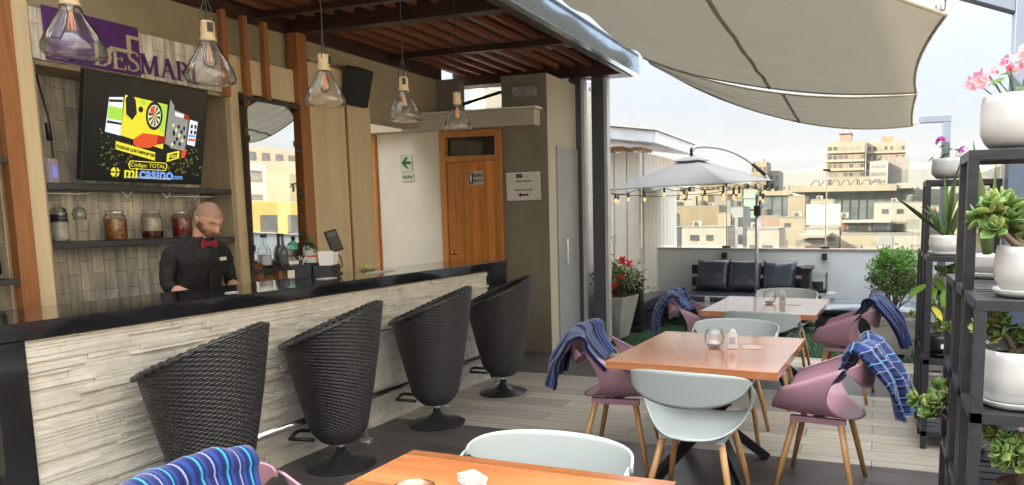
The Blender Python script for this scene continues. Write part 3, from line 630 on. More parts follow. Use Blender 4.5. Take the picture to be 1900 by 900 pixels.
# ------------------------------------------------------------------ jars, glasses, bottles
JARG = glassm('jar_glass', (.93, .95, .94), base=.06, edge=.8)
def jar(label, y, fill_m, fz, lay=None):
    t = thing('preserving_jar', label, 'jar', (-5.06, y, 1.407), group='preserving jars on the lower shelf')
    MB().lathe([(0, .002), (.062, .002), (.068, .012), (.068, .15), (.058, .172), (.05, .178), (.05, .19)], 24).build('jar_body', JARG, t, smooth=True)
    MB().lathe([(0, .205), (.055, .205), (.058, .199), (.058, .192), (.05, .19), (0, .19)], 24).build('lid', JARG, t, auto=.6)
    MB().tube([(.056 * math.cos(a), .056 * math.sin(a), .19) for a in [i * PI / 10 for i in range(20)]], .0022, 6, closed=True).build('wire_clip', CHROME, t)
    if lay: MB().lathe([(0, .008), (.062, .008), (.0635, .02), (.0635, lay), (0, lay)], 20).build('syrup', mat('dark_syrup', (.09, .008, .005), rough=.15), t, auto=.6)
    MB().lathe([(0, (lay or .005) + .003), (.062, (lay or .005) + .003), (.0635, (lay or .005) + .015), (.0635, fz), (.03, fz + .006), (0, fz + .004)], 20).build('filling', fill_m, t, auto=.6)
def vor(name, c1, c2, sc, r=.3):
    m, nt, b = newmat(name); tc = N(nt, 'ShaderNodeTexCoord'); v = N(nt, 'ShaderNodeTexVoronoi', Scale=sc); nt.links.new(tc.outputs['Object'], v.inputs[0])
    cr = N(nt, 'ShaderNodeValToRGB'); cr.color_ramp.elements[0].color = c4(c1); cr.color_ramp.elements[1].color = c4(c2); cr.color_ramp.elements[1].position = .6
    nt.links.new(v.outputs[0], cr.inputs[0]); nt.links.new(cr.outputs[0], b.inputs['Base Color']); b.inputs['Roughness'].default_value = r
    bp = N(nt, 'ShaderNodeBump', Strength=.5, Distance=.01); bp.invert = True; nt.links.new(v.outputs[0], bp.inputs['Height']); nt.links.new(bp.outputs[0], b.inputs['Normal']); return m
jar('large glass jar packed with orange fruit pieces', 3.56, vor('orange_fruit', (.62, .30, .07), (.30, .10, .02), 34), .145)
jar('glass jar half pale and half dark red syrup, middle of the three', 3.83, mat('pale_fruit', (.55, .50, .36), (.45, .40, .28), scale=60, rough=.5), .15, .055)
jar('glass jar full of red preserve beside the bartender', 4.07, vor('red_preserve', (.38, .025, .015), (.18, .008, .006), 26), .15)
for y, lab in ((3.10, 'leftmost wine glass hanging upside down under the shelf'), (3.215, 'wine glass hanging over the blue-labelled bottle'), (3.335, 'wine glass hanging between the bottle and the orange fruit jar'), (4.20, 'wine glass hanging above the bartender head, nearer the jars'), (4.29, 'wine glass hanging above the bartender, nearest the upright')):
    t = thing('wine_glass', lab, 'wine glass', (-5.07, y, 1.722), group='wine glasses hanging under the shelf')
    MB().lathe([(.034, .0), (.033, .003), (.006, .0), (.004, -.01), (.0035, -.075), (.008, -.082), (.032, -.10), (.04, -.135), (.036, -.172), (.034, -.172), (.038, -.135), (.03, -.103), (0, -.087)], 18).build('glass_body', JARG, t, smooth=True)
def bottle(label, loc, prof, m, lab=None, labz=None, cap=None, capz=None, labm=None, group=None, n=20):
    t = thing('bottle', label, 'bottle', loc, group=group)
    MB().lathe(prof, n).build('glass_body', m, t, smooth=True)
    if labz:
        r = labz[2]; MB().lathe([(r, labz[0]), (r, labz[1])], n).build('label', labm or PAPER, t, smooth=True)
    if capz: MB().lathe([(0, capz[0]), (capz[2], capz[0]), (capz[2], capz[1]), (0, capz[1])], 14).build('cap', cap or BLACK, t)
    return t
GRG = mat('green_bottle_glass', (.015, .09, .05), rough=.08, coat=.5); CLG = JARG
t = bottle('clear bottle with a dark blue band standing on the lower shelf', (-5.12, 3.235, 1.407), [(0, .002), (.046, .002), (.05, .01), (.05, .18), (.04, .21), (.018, .235), (.016, .26)], CLG, labz=(.13, .18, .0508), labm=mat('navy_label', (.02, .02, .10), rough=.4))
MB().lathe([(.0505, .015), (.0505, .128)], 20).build('pale_label', mat('frost_label', (.55, .55, .52), (.35, .35, .34), scale=25, rough=.3), t, smooth=True)
text_mesh('label_text', 'VODKA', .016, PAPER, t, (.0514, 0, .155), (PI / 2, 0, PI / 2))
GBP = [(0, .002), (.044, .002), (.048, .012), (.048, .13), (.036, .155), (.014, .175), (.013, .215)]
t = bottle('square-shouldered green liqueur bottle with white and orange label at the mirror foot', (-4.74, 5.02, 1.135), [(0, .002), (.05, .002), (.055, .012), (.055, .15), (.04, .185), (.016, .20), (.016, .235)], glassm('thin_green', (.35, .72, .52), base=.1), cap=mat('green_cap', (.02, .10, .05), rough=.3), capz=(.215, .25, .018))
MB().lathe([(.0555, .02), (.0555, .13)], 20).build('label', PAPER, t, smooth=True); MB().lathe([(.056, .07), (.056, .085)], 20).build('orange_stripe', mat('orange_ink', (.75, .16, .03), rough=.5), t, smooth=True); MB().lathe([(0, .1), (.012, .11), (.008, .125), (0, .13)], 6, (.056, 0, 0)).build('leaf_mark', mat('green_ink', (.03, .2, .06)), t)
for q, (y, z, m, lab) in enumerate(((5.06, 2.152, GRG, 'dark green bottle on the top small shelf beside the mirror'), (4.60, 1.133, CLG, 'clear bottle in front of the mirror, left one'), (4.78, 1.133, mat('grey_bottle', (.10, .12, .13), rough=.12), 'grey bottle in front of the mirror, right one'))):
    t = bottle(lab, (-4.93 if q == 0 else -4.80, y, z), [(0, .002), (.036, .002), (.04, .01), (.04, .13), (.03, .165), (.013, .19), (.012, .26)], m, labz=(.03, .11, .0405), capz=(.255, .285, .014), labm=mat('plain_label%d' % q, ((.45, .5, .35), (.6, .6, .62), (.12, .14, .16))[q]))
for q, (y, z, lab) in enumerate(((2.72, 1.203, 'big round clear bottle with a black label on the left shelf'), (2.60, 1.925, 'bottle with a gold label on the upper left shelf'), (2.70, 2.303, 'clear bottle on the topmost left shelf'), (2.52, 1.203, 'tall clear bottle at the far left edge of the photo'))):
    t = bottle(lab, (-4.97, y, z), [(0, .002), (.05, .002), (.066, .03), (.066, .12), (.05, .16), (.018, .185), (.015, .24)] if q in (0, 3) else [(0, .002), (.036, .002), (.04, .01), (.04, .15), (.03, .175), (.013, .20), (.012, .26)], CLG, labz=(.03, .10, .0675 if q in (0, 3) else .041), labm=(BLACK, mat('gold_label', (.5, .33, .1), rough=.3), PAPER, BLACK)[q], capz=(.235 if q in (0, 3) else .255, .285, .018))
# ------------------------------------------------------------------ pendant lamps
def lamp(first, label, y, s, rz, lean=0):
    t = thing('pendant_lamp', label, 'pendant lamp', (-2.9, y, 2.163), rz, group='glass pendant lamps over the bar') if first is None else dup(first, (-2.9, y, 2.163), rz, label)
    t.scale = (s, s, 1)
    return t
PL = lamp(None, 'clear glass pendant lamp nearest the camera, in front of the purple sign', 1.945, .92, .3)
MB().lathe([(.034, .195), (.035, .186), (.044, .160), (.066, .125), (.092, .082), (.108, .048), (.113, .026), (.108, .008), (.092, .0), (.05, .003), (.0, .012)], 40).build('glass_shade', LAMPGL, PL, smooth=True)
MB().lathe([(0, .275), (.027, .275), (.031, .27), (.031, .205), (.036, .20), (.036, .188), (.03, .186), (0, .186)], 24).build('socket', mat('pale_gold_socket', (.62, .48, .29), rough=.35), PL, auto=.6)
bl = MB().lathe([(.013, .186), (.015, .17), (.027, .125), (.030, .105), (.026, .085), (.012, .074), (0, .072)], 20).build('bulb', LAMPGL, PL, smooth=True)
b = MB()
for k in range(4):
    a = k * PI / 2 + .4; b.tube([(.004 * math.cos(a), .004 * math.sin(a), .165), (.010 * math.cos(a), .010 * math.sin(a), .135), (.011 * math.cos(a + .3), .011 * math.sin(a + .3), .10)], .0012, 5)
b.build('filament', emis('filament_glow', (1.0, .30, .06), .16), bl)
b = MB(); b.tube([(0, 0, .275), (.0, .0, 1.06)], .0035, 6); b.build('cord', BLACK, PL)
b = MB(); b.tube([(.029, 0, .25), (.032, .0, .30), (.004, 0, .38)], .003, 6); b.tube([(-.029, 0, .25), (-.032, .0, .30), (-.004, 0, .38)], .003, 6); b.box(-.012, .012, -.040, -.03, .225, .265); b.build('strap', BLACKM, PL)
MB().lathe([(0, 1.06), (.05, 1.06), (.05, 1.04), (.01, 1.03), (0, 1.03)], 18).build('ceiling_rose', BLACKM, PL, auto=.6)
for y, s, a, lab in ((2.535, .93, 1.2, 'clear glass pendant lamp in front of the lettering of the sign'), (3.255, .94, 2.0, 'clear glass pendant lamp in front of the pale wood panels, left of the speaker'), (3.955, .92, .7, 'clear glass pendant lamp right of the speaker'), (4.57, .90, 2.6, 'clear glass pendant lamp in front of the restroom door')):
    lamp(PL, lab, y, s, a)
# ------------------------------------------------------------------ speakers, lights, signs
t = thing('wall_speaker', 'black angular loudspeaker mounted high on the olive wall', 'speaker', (-4.86, 5.86, 2.83), 0)
t.rotation_euler = (math.radians(-8), math.radians(16), math.radians(-38))
MB().prism([(-.10, -.06), (.09, -.13), (.12, -.05), (.12, .05), (.09, .13), (-.10, .06)], -.19, .17, 'XY').build('cabinet', BLACK, t, bevel=.012)
MB().prism([(.094, -.132), (.128, -.05), (.128, .05), (.094, .132)], -.18, .165, 'XY').build('grille', mat('speaker_mesh', (.008, .008, .009), (.016, .016, .016), scale=300, rough=.6, bump=.4, bscale=500), t, bevel=.006)
MB().box(-.18, -.10, -.03, .03, -.04, .06).build('bracket', BLACKM, t, bevel=.004)
t = thing('ceiling_spot', 'round wooden disc spotlight beside a pendant lamp', 'spotlight', (-4.93, 5.36, 3.03)); t.rotation_euler = (0, math.radians(62), -.35)
MB().lathe([(0, .03), (.075, .03), (.08, .024), (.08, 0), (0, 0)], 24).build('disc', mat('pale_disc', (.55, .42, .30), rough=.5), t, auto=.6); MB().lathe([(0, -.001), (.05, -.001), (.045, -.05), (0, -.05)], 16).build('housing', BLACKM, t, auto=.6)
t = thing('emergency_light', 'grey oval emergency light with two round lamps on the pier', 'light', (-3.70, 7.195, 2.90))
b = MB(); pl = [(-.09 + .055 * math.cos(a), .055 * math.sin(a)) for a in [PI / 2 + i * PI / 8 for i in range(9)]] + [(.09 + .055 * math.cos(a), .055 * math.sin(a)) for a in [-PI / 2 + i * PI / 8 for i in range(9)]]
b.prism(pl, -.05, .02, 'XZ').build('body', mat('grey_light_case', (.36, .35, .33), rough=.5), t, bevel=.006)
for x in (-.09, .09):
    b = MB()
    for r_ in (.045, .03, .015): b.tube([(x + r_ * math.cos(a), -.055, r_ * math.sin(a)) for a in [i * PI / 8 for i in range(16)]], .004, 6, closed=True)
    b.build('lamp_lens', mat('lens_grey', (.5, .5, .48), rough=.25), t)
SGREEN = mat('sign_green', (.01, .13, .075), rough=.5); SPALE = mat('photolum_pale', (.62, .66, .50), rough=.5)
t = thing('exit_arrow_sign', 'pale sign with a green arrow pointing left on the grey wall', 'sign', (-5.30, 7.214, 2.08))
MB().box(-.085, .085, -.004, 0, 0, .205).build('plate', SPALE, t)
MB().prism([(-.065, .103), (.0, .168), (.032, .168), (-.008, .12), (.065, .12), (.065, .086), (-.008, .086), (.032, .038), (.0, .038)], -.0065, -.0045, 'XZ').build('arrow', SGREEN, t)
t = thing('exit_word_sign', 'small pale sign reading SALIDA below the green arrow', 'sign', (-5.285, 7.214, 1.965))
MB().box(-.085, .085, -.004, 0, 0, .095).build('plate', SPALE, t); text_mesh('sign_text', 'SALIDA', .042, mat('sign_darkgreen', (.02, .05, .03)), t, (0, -.005, .052), (PI / 2, 0, 0), .0006, 'CENTER', 1.0, .0012)
t = thing('restroom_sign', 'small grey sign reading BAÑO with a white figure on the plank door', 'sign', (-4.355, 7.194, 1.905))
MB().box(-.10, .10, -.004, .002, 0, .155).build('plate', mat('sign_silver', (.55, .54, .52), rough=.4), t, bevel=.002); KK = mat('sign_ink', (.015, .012, .02), rough=.5)
MB().box(-.09, -.03, -.006, -.0045, .012, .143).build('dark_panel', KK, t)
b = MB(); b.sphere((-.06, -.0075, .125), .011, 10, sq=(1, .15, 1)); b.prism([(-.074, .11), (-.046, .11), (-.048, .07), (-.052, .025), (-.068, .025), (-.072, .07)], -.0085, -.0065, 'XZ'); b.build('figure', PAPER, t)
text_mesh('sign_text', 'BAÑO', .044, KK, t, (.034, -.005, .105), (PI / 2, 0, 0), .0006, 'CENTER', .95, .0014)
text_mesh('sign_text', 'MIXTO', .036, KK, t, (.034, -.005, .045), (PI / 2, 0, 0), .0006, 'CENTER', 1, .0012)
t = thing('breakfast_room_sign', 'white laminated sign with a purple arrow and small lettering on the pier', 'sign', (-3.755, 7.213, 1.72))
t.rotation_euler = (0, -.02, 0)
MB().box(-.215, .215, -.003, 0, 0, .315).build('sheet', PAPER, t); MB().box(-.222, .222, -.0005, .003, -.006, .321).build('backing', KK, t)
PI2 = mat('sign_plum', (.10, .01, .06), rough=.5)
MB().box(-.085, -.01, -.0045, -.0035, .25, .295).build('logo_block', PI2, t); b = MB(); b.bar((-.06, -.005, .258), (-.045, -.005, .275), .006, .001); b.bar((-.045, -.005, .275), (-.012, -.005, .285), .006, .001); b.build('logo_step', PAPER, t)
text_mesh('sign_text', 'DESMAR', .016, mat('sign_grey', (.4, .4, .4)), t, (.03, -.004, .262), (PI / 2, 0, 0))
text_mesh('sign_text', 'DESAYUNADOR', .026, KK, t, (0, -.004, .212), (PI / 2, 0, 0), .0005, 'CENTER', 1, .0008); text_mesh('sign_text', 'BREAKFAST ROOM', .026, KK, t, (0, -.004, .115), (PI / 2, 0, 0), .0005, 'CENTER', 1, .0008)
b = MB(); b.lathe([(.022, 0), (.022, .002)], 20); cu = b.build('cup_mark', KK, t, loc=(0, -.0045, .163), rot=(PI / 2, 0, 0)); cu.scale = (1, .8, .5)
MB().prism([(-.07, .062), (-.035, .092), (-.035, .073), (.06, .073), (.06, .051), (-.035, .051), (-.035, .032)], -.005, -.0035, 'XZ').build('arrow', PI2, t)

# ------------------------------------------------------------------ on the bar
BT = 1.1135
t = thing('bar_caddy', 'black compartment caddy with napkins and straws on the bar', 'caddy', (-3.90, 4.20, BT), math.radians(25))
b = MB(); b.box(-.13, .13, -.10, .10, 0, .006); b.box(-.13, -.124, -.10, .10, .007, .10); b.box(-.02, -.014, -.10, .10, .007, .10); b.box(-.123, -.021, -.10, -.094, .007, .10); b.box(-.123, -.021, .094, .10, .007, .10)
b.box(.0, .006, -.10, .10, .007, .09); b.box(.124, .13, -.10, .10, .007, .09); b.box(.007, .123, -.10, -.094, .007, .09); b.box(.007, .123, .094, .10, .007, .09); b.box(.007, .123, -.003, .003, .007, .09)
b.build('tray', mat('caddy_plastic', (.03, .032, .036), rough=.4), t)
t = thing('napkin_stack', 'white folded napkins standing in the bar caddy', 'napkins', (-3.845, 4.24, BT + .006), math.radians(25)); r5 = random.Random(2)
for k in range(9):
    o = MB().box(-.045, .045, -.0012, .0012, 0, .17 + r5.uniform(-.012, .015)).build('napkin', PAPER, t, loc=(r5.uniform(-.006, .006), -.035 + k * .009, 0), rot=(r5.uniform(-.08, .08), r5.uniform(-.12, .12), r5.uniform(-.1, .1)))
for k in range(6):
    x, y = -4.01 + r5.uniform(-.02, .02), 4.16 + r5.uniform(-.05, .05); dx, dy = r5.uniform(-.06, .02), r5.uniform(-.06, .03)
    tag(MB().tube([(x, y, BT + .01), (x + dx * .6, y + dy * .6, BT + .12), (x + dx * 1.6, y + dy * 1.6, BT + .155)], .003, 6).build('straw', (PAPER, BLACK, PAPER, BLACK, PALEWOOD, PAPER)[k], smooth=True), ('%s drinking straw standing in the left box of the caddy' % ('white', 'black', 'white', 'black', 'wooden', 'white')[k]), 'straw', 'straws in the caddy')
t = thing('payment_terminal', 'black card payment terminal tilted on a stand behind the napkins', 'payment terminal', (-4.02, 4.50, BT)); t.rotation_euler = (0, 0, math.radians(-22))
b = MB(); b.tube([(0, 0, .0), (0, 0, .01), (.0, .0, .19)], .012, 10); b.lathe([(0, .01), (.06, .01), (.065, 0)], 20); b.build('stand', BLACK, t)
hd = MB().box(-.014, .014, -.05, .05, -.085, .085).build('handset', BLACK, t, loc=(.02, 0, .255), rot=(math.radians(14), math.radians(-12), 0), bevel=.008)
MB().box(.0145, .016, -.035, .035, .035, .07).build('display', mat('terminal_lcd', (.10, .12, .11), rough=.2), hd)
b = MB()
for i in range(3):
    for j in range(4): b.box(.0145, .017, -.034 + i * .025, -.015 + i * .025, -.06 + j * .021, -.047 + j * .021)
b.build('keypad', CHARC, hd); MB().tube([(0, .02, .17), (.02, .05, .12), (.02, .06, .06), (0, .045, .03), (-.01, .02, .05)], .005, 6).build('coiled_cord', BLACK, t, smooth=True)
t = thing('garnish_plate', 'small dish with a lemon and picks on the bar', 'dish', (-4.0, 4.86, BT)); MB().lathe([(0, .004), (.05, .004), (.07, .014), (.072, .014), (.052, 0), (0, 0)], 20).build('dish_body', GLASS, t, smooth=True)
b = MB(); b.sphere((.01, -.03, .028), .02, 12, sq=(1.2, 1, 1)); b.build('lemon', mat('lemon', (.75, .6, .08), rough=.4), t, smooth=True)
b = MB(); b.tube([(.0, -.05, .03), (.02, -.1, .085)], .004, 6); b.tube([(0, .05, .01), (.03, .12, .045)], .003, 6); b.tube([(.0, .02, .01), (-.03, .09, .05)], .003, 6); b.build('picks', PAPER, t)
tag(MB().box(-3.80, -3.72, 4.60, 4.86, BT, BT + .004).build('menu_card', PAPER), 'white card lying flat on the bar right of the caddy', 'card')
tag(MB().box(-3.78, -3.70, 4.05, 4.17, BT, BT + .003).build('paper_slip', PAPER), 'small white paper slip lying on the bar in front of the caddy', 'paper')
t = thing('name_badge_tag', 'rounded white name badge lying near the front edge of the bar', 'badge', (-3.60, 3.18, BT), math.radians(8)); MB().box(-.018, .018, -.035, .035, 0, .004).build('plate', PAPER, t, bevel=.0015); MB().box(-.004, .004, -.02, .02, .0042, .005).build('ink_line', mat('faint_ink', (.3, .3, .33)), t)

# ------------------------------------------------------------------ bartender
SKIN = mat('skin', (.66, .38, .27), (.60, .33, .22), scale=14, rough=.5, bump=.08, bscale=150)
SHIRT = mat('black_shirt', (.010, .010, .012), (.016, .016, .018), scale=14, rough=.8, bump=1.0, bscale=7)
HAIRM = mat('shaved_hair', (.27, .17, .125), (.36, .23, .165), scale=160, rough=.8, bump=.3, bscale=400); BEARD = mat('short_beard', (.17, .085, .05), (.34, .17, .10), scale=120, rough=.9, bump=.5, bscale=400)
def skin(name, pts, edges, rad, m, parent, sub=2, root=0, loc=(0, 0, 0)):
    me = bpy.data.meshes.new(name); me.from_pydata(pts, edges, []); me.materials.append(m); o = bpy.data.objects.new(name, me); C.objects.link(o); o.parent = parent; o.location = loc
    q = o.modifiers.new('skin', 'SKIN'); q.use_smooth_shade = True
    for i, v in enumerate(me.skin_vertices[0].data):
        r_ = rad[i]; v.radius = (r_, r_) if not isinstance(r_, tuple) else r_; v.use_root = (i == root)
    q = o.modifiers.new('sub', 'SUBSURF'); q.levels = q.render_levels = sub
    return o
PB = thing('person', 'bartender with shaved head, black shirt and red bow tie, looking down at the bar', 'person', (-4.40, 3.61, 0), 0)
# body surface by cross-sections (faces +x); one continuous trunk with neck
def ring_body():
    b = MB()
    # z, centre x, half depth (x), half width (y)
    secs = [(.0, -.02, .09, .14), (.45, -.02, .10, .16), (.86, -.03, .115, .17), (.98, -.035, .12, .175), (1.08, -.025, .12, .18), (1.18, .0, .125, .195), (1.27, .03, .125, .21), (1.34, .045, .115, .222), (1.385, .05, .10, .215), (1.415, .055, .085, .17), (1.44, .062, .07, .11), (1.46, .07, .062, .075)]; secs = [(z * .974, cx, dx, dy * .95) for z, cx, dx, dy in secs]
    n = 28; vs = []
    for z, cx, dx, dy in secs:
        for k in range(n):
            a = 2 * PI * k / n; ca, sa = math.cos(a), math.sin(a)
            x = cx + dx * math.copysign(abs(ca) ** .85, ca); y = dy * math.copysign(abs(sa) ** .8, sa)
            f = .0035 * math.sin(7 * a + z * 30) * (1 if z > .9 else 0)
            vs.append((x + f, y, z + (.018 * (1 - abs(sa)) if z > 1.35 else 0)))
    fs = [(i * n + k, i * n + (k + 1) % n, (i + 1) * n + (k + 1) % n, (i + 1) * n + k) for i in range(len(secs) - 1) for k in range(n)]
    b.add(vs, fs); return b
rumple(ring_body().build('shirt', SHIRT, PB, smooth=True, sub=2), .030, .09)
for s_ in (-1, 1):
    # upper arm hangs, forearm forward over the work surface
    sh = (.045, .192 * s_, 1.335); el = (.02 + .02, .245 * s_, 1.11); wr = (.225, (.155 if s_ < 0 else .10) * s_, 1.025)
    sl_ = skin('sleeve', [(.05, .14 * s_, 1.34), sh, (.03, .225 * s_, 1.23), el, (.08, .225 * s_, 1.09)], [(0, 1), (1, 2), (2, 3), (3, 4)], [.046, .055, .048, .045, .045], SHIRT, PB)
    rumple(sl_, .022, .05)
    skin('forearm', [(.07, .23 * s_, 1.095), ((.07 + wr[0]) / 2, (.25 * s_ + wr[1]) / 2, 1.06), wr, (wr[0] + .05, wr[1] - .02 * s_, 1.01)], [(0, 1), (1, 2), (2, 3)], [.042, .038, .027, (.03, .018)], SKIN, PB)
    hp = Vector((wr[0] + .05, wr[1] - .02 * s_, 1.008))
    for f_ in range(4):
        o_ = (-.028 + .019 * f_); L_ = (.055, .068, .073, .062)[f_]
        skin('finger', [tuple(hp + Vector((-.01, o_ * .8, 0))), tuple(hp + Vector((.035, o_, .004))), tuple(hp + Vector((.035 + L_ * .5, o_ * 1.05, -.008))), tuple(hp + Vector((.035 + L_ * .8, o_ * 1.05, -.03)))], [(0, 1), (1, 2), (2, 3)], [.010, .0098, .0088, .0075], SKIN, PB)
    skin('thumb', [tuple(hp + Vector((-.02, -.012 * s_, -.004))), tuple(hp + Vector((.015, -.042 * s_, -.006))), tuple(hp + Vector((.045, -.05 * s_, -.016)))], [(0, 1), (1, 2)], [.011, .0105, .0085], SKIN, PB)
# trousers/apron below the counter
tr = MB(); tr.lathe([(.085, .02), (.09, .4), (.11, .84)], 16, (-.02, -.09, 0)); tr.lathe([(.085, .02), (.09, .4), (.11, .84)], 16, (-.02, .09, 0)); tr.build('trousers', SHIRT, PB, smooth=True)
# head: a deformed sphere with modelled face, tilted down
def head():
    n, m = 110, 80; vs = []
    def G(y, z, cy, cz, sy, sz): return math.exp(-((y - cy) / sy) ** 2 - ((z - cz) / sz) ** 2)
    for j in range(m + 1):
        t_ = PI * j / m
        for k in range(n):
            a = 2 * PI * k / n; x0, y0, z0 = math.sin(t_) * math.cos(a), math.sin(t_) * math.sin(a), math.cos(t_)
            x = .096 * x0; y = .077 * y0; z = .122 * z0
            if z < 0:                                   # narrow toward the jaw and chin
                q = -z / .122; y *= 1 - .30 * q ** 1.6; x = x * (1 - .10 * q) + .016 * q * (1 if x0 > -.2 else .2); z *= 1.02
                if x0 < 0: x *= 1 - .25 * q
            if x0 < 0 and z > 0: x *= 1.06
            fr = max(0, x0) ** .7
            y_ = y; f = 0
            f += .031 * G(y_, z, 0, -.028, .011, .020) + .012 * G(y_, z, 0, -.002, .009, .022) + .006 * (G(y_, z, .013, -.036, .008, .008) + G(y_, z, -.013, -.036, .008, .008))     # nose
            f += .007 * G(y_, z, 0, .030, .045, .010)                                   # brow
            f -= .012 * (G(y_, z, .030, .010, .017, .012) + G(y_, z, -.030, .010, .017, .012))   # sockets
            f += .007 * (G(y_, z, .030, .008, .012, .0075) + G(y_, z, -.030, .008, .012, .0075))  # lids
            f += .007 * G(y_, z, 0, -.062, .020, .006) + .008 * G(y_, z, 0, -.074, .017, .006) - .006 * G(y_, z, 0, -.068, .022, .0028) - .005 * G(y_, z, 0, -.087, .02, .006) + .010 * G(y_, z, 0, -.105, .02, .014)
            f += .004 * (G(y_, z, .042, -.025, .018, .02) + G(y_, z, -.042, -.025, .018, .02))
            vs.append((x + f * fr, y, z))
    fs = [(j * n + k, (j + 1) * n + k, (j + 1) * n + (k + 1) % n, j * n + (k + 1) % n) for j in range(m) for k in range(n)]
    def ss(e0, e1, x): t_ = max(0, min(1, (x - e0) / (e1 - e0))); return t_ * t_ * (3 - 2 * t_)
    wt = []
    for x, y, z in vs:
        ay = abs(y); nz = .004 * mnoise.noise(Vector((x * 90, y * 90, z * 90)))
        hl = .060 + .35 * max(0, ay - .042) if x > .0 else -.045
        if x > -.005: hl = min(hl, .060 - .9 * max(0, ay - .050)) if ay > .05 else hl
        h_ = ss(-.006, .006, z - hl + nz) if x > .0 else ss(-.01, .01, z + .045 + .9 * max(0, x + .03) * 0 + nz)
        if x <= .012 and x > -.02: h_ = max(h_, ss(-.012, .012, z + .01) * 1)
        chin = ss(-.074, -.090, z) * ss(-.02, .01, x)
        jaw = ss(.034, .050, ay) * ss(-.030, -.052, z) * ss(-.03, .0, x) * ss(.092, .075, x)
        side = ss(.052, .060, ay) * ss(.012, -.01, z) * ss(-.012, .01, x) * ss(.058, .040, x)
        mou = ss(.030, .024, ay) * ss(-.047, -.052, z) * ss(-.063, -.058, z) * ss(.05, .07, x)
        gt = ss(.034, .028, ay) * ss(.020, .026, ay) * ss(-.052, -.06, z) * ss(.05, .065, x)
        b_ = max(chin, jaw, side, mou * .8, gt * .8)
        lip = ss(.022, .016, ay) * ss(-.058, -.062, z) * ss(-.080, -.076, z) * ss(.05, .07, x)
        br = ss(.014, .020, ay) * ss(.050, .044, ay) * ss(.0055, .002, abs(z - .030 + .12 * max(0, ay - .034))) * ss(.03, .05, x)
        ey = ss(.017, .021, ay) * ss(.044, .040, ay) * ss(.0022, .0012, abs(z - .004 - .002 * math.cos((ay - .03) * 90))) * ss(.03, .05, x)
        wt.append((h_, max(b_ * (1 - lip), br * .9, ey), lip))
    b = MB(); b.add(vs, fs); return b, wt
def head_mat():
    m, nt, b = newmat('head_skin'); L = nt.links
    at_ = N(nt, 'ShaderNodeAttribute'); at_.attribute_name = 'growth'; sp_ = N(nt, 'ShaderNodeSeparateColor'); L.new(at_.outputs['Color'], sp_.inputs[0])
    tc = N(nt, 'ShaderNodeTexCoord'); nz = N(nt, 'ShaderNodeTexNoise', Scale=320.0, Detail=3.0); L.new(tc.outputs['Object'], nz.inputs[0]); n2 = N(nt, 'ShaderNodeTexNoise', Scale=22.0, Detail=4.0); L.new(tc.outputs['Object'], n2.inputs[0])
    def mixc(f, a, c_):
        q = N(nt, 'ShaderNodeMix', _data_type='RGBA'); L.new(f, q.inputs[0])
        for s_, v in ((6, a), (7, c_)):
            if isinstance(v, tuple): q.inputs[s_].default_value = c4(v)
            else: L.new(v, q.inputs[s_])
        return q.outputs[2]
    def mul(a, k):
        q = N(nt, 'ShaderNodeMath', _operation='MULTIPLY'); L.new(a, q.inputs[0])
        if isinstance(k, float): q.inputs[1].default_value = k
        else: L.new(k, q.inputs[1])
        return q.outputs[0]
    mr = N(nt, 'ShaderNodeMapRange'); mr.inputs[1].default_value = .35; mr.inputs[2].default_value = .6; L.new(nz.outputs[0], mr.inputs[0])
    base = mixc(n2.outputs[0], (.70, .40, .28), (.58, .30, .20))
    c_ = mixc(mul(sp_.outputs[0], .78), base, mixc(mr.outputs[0], (.20, .13, .10), (.36, .24, .18)))
    c_ = mixc(mul(sp_.outputs[1], .90), c_, mixc(mr.outputs[0], (.07, .035, .02), (.26, .13, .08)))
    c_ = mixc(sp_.outputs[2], c_, (.50, .20, .16)); L.new(c_, b.inputs['Base Color']); b.inputs['Roughness'].default_value = .5
    b.inputs['Subsurface Weight'].default_value = .08; b.inputs['Subsurface Radius'].default_value = (.01, .004, .002)
    bp = N(nt, 'ShaderNodeBump', Strength=.12, Distance=.002); L.new(nz.outputs[0], bp.inputs['Height']); L.new(bp.outputs[0], b.inputs['Normal']); return m
hb, wts = head(); hd = hb.build('head', head_mat(), PB, smooth=True, sub=1)
ca = hd.data.color_attributes.new(name='growth', type='FLOAT_COLOR', domain='POINT')
for i_, w_ in enumerate(wts): ca.data[i_].color = (*w_, 1)
hd.location = (.155, 0, 1.545); hd.rotation_euler = (math.radians(3), math.radians(33), math.radians(-4))
skin('neck', [(.055, 0, 1.36), (.09, 0, 1.45), (.12, 0, 1.52)], [(0, 1), (1, 2)], [.062, .056, .056], SKIN, PB)
for s_ in (-1, 1):
    e = MB(); e.sphere((0, 0, 0), .026, 14, sq=(.62, .28, 1.05)); e.tube([(.012 * math.cos(a) - .002, .009 * s_, .022 * math.sin(a)) for a in [-1.2 + i * .35 for i in range(14)]], .0035, 6)
    e.build('ear', SKIN, hd, loc=(-.004, .079 * s_, -.004), rot=(0, math.radians(-8), math.radians(-18 * s_)), smooth=True)
MB().tube([(.062 + .068 * math.cos(a), .068 * math.sin(a), 1.418 - .014 * math.cos(a)) for a in [i * PI / 12 for i in range(24)]], .016, 8, closed=True).build('collar', SHIRT, PB, smooth=True)
BOW = mat('red_bow', (.24, .018, .035), (.30, .03, .05), scale=120, rough=.7)
b = MB(); b.prism([(-.012, -.014), (-.055, -.034), (-.062, .0), (-.055, .034), (-.012, .014)], .0, .016, 'YZ'); b.prism([(.012, -.014), (.055, -.034), (.062, .0), (.055, .034), (.012, .014)], .0, .016, 'YZ'); b.box(-.004, .022, -.014, .014, -.016, .016)
b.build('bow_tie', BOW, PB, loc=(.140, 0, 1.385), rot=(0, math.radians(14), 0), bevel=.005)
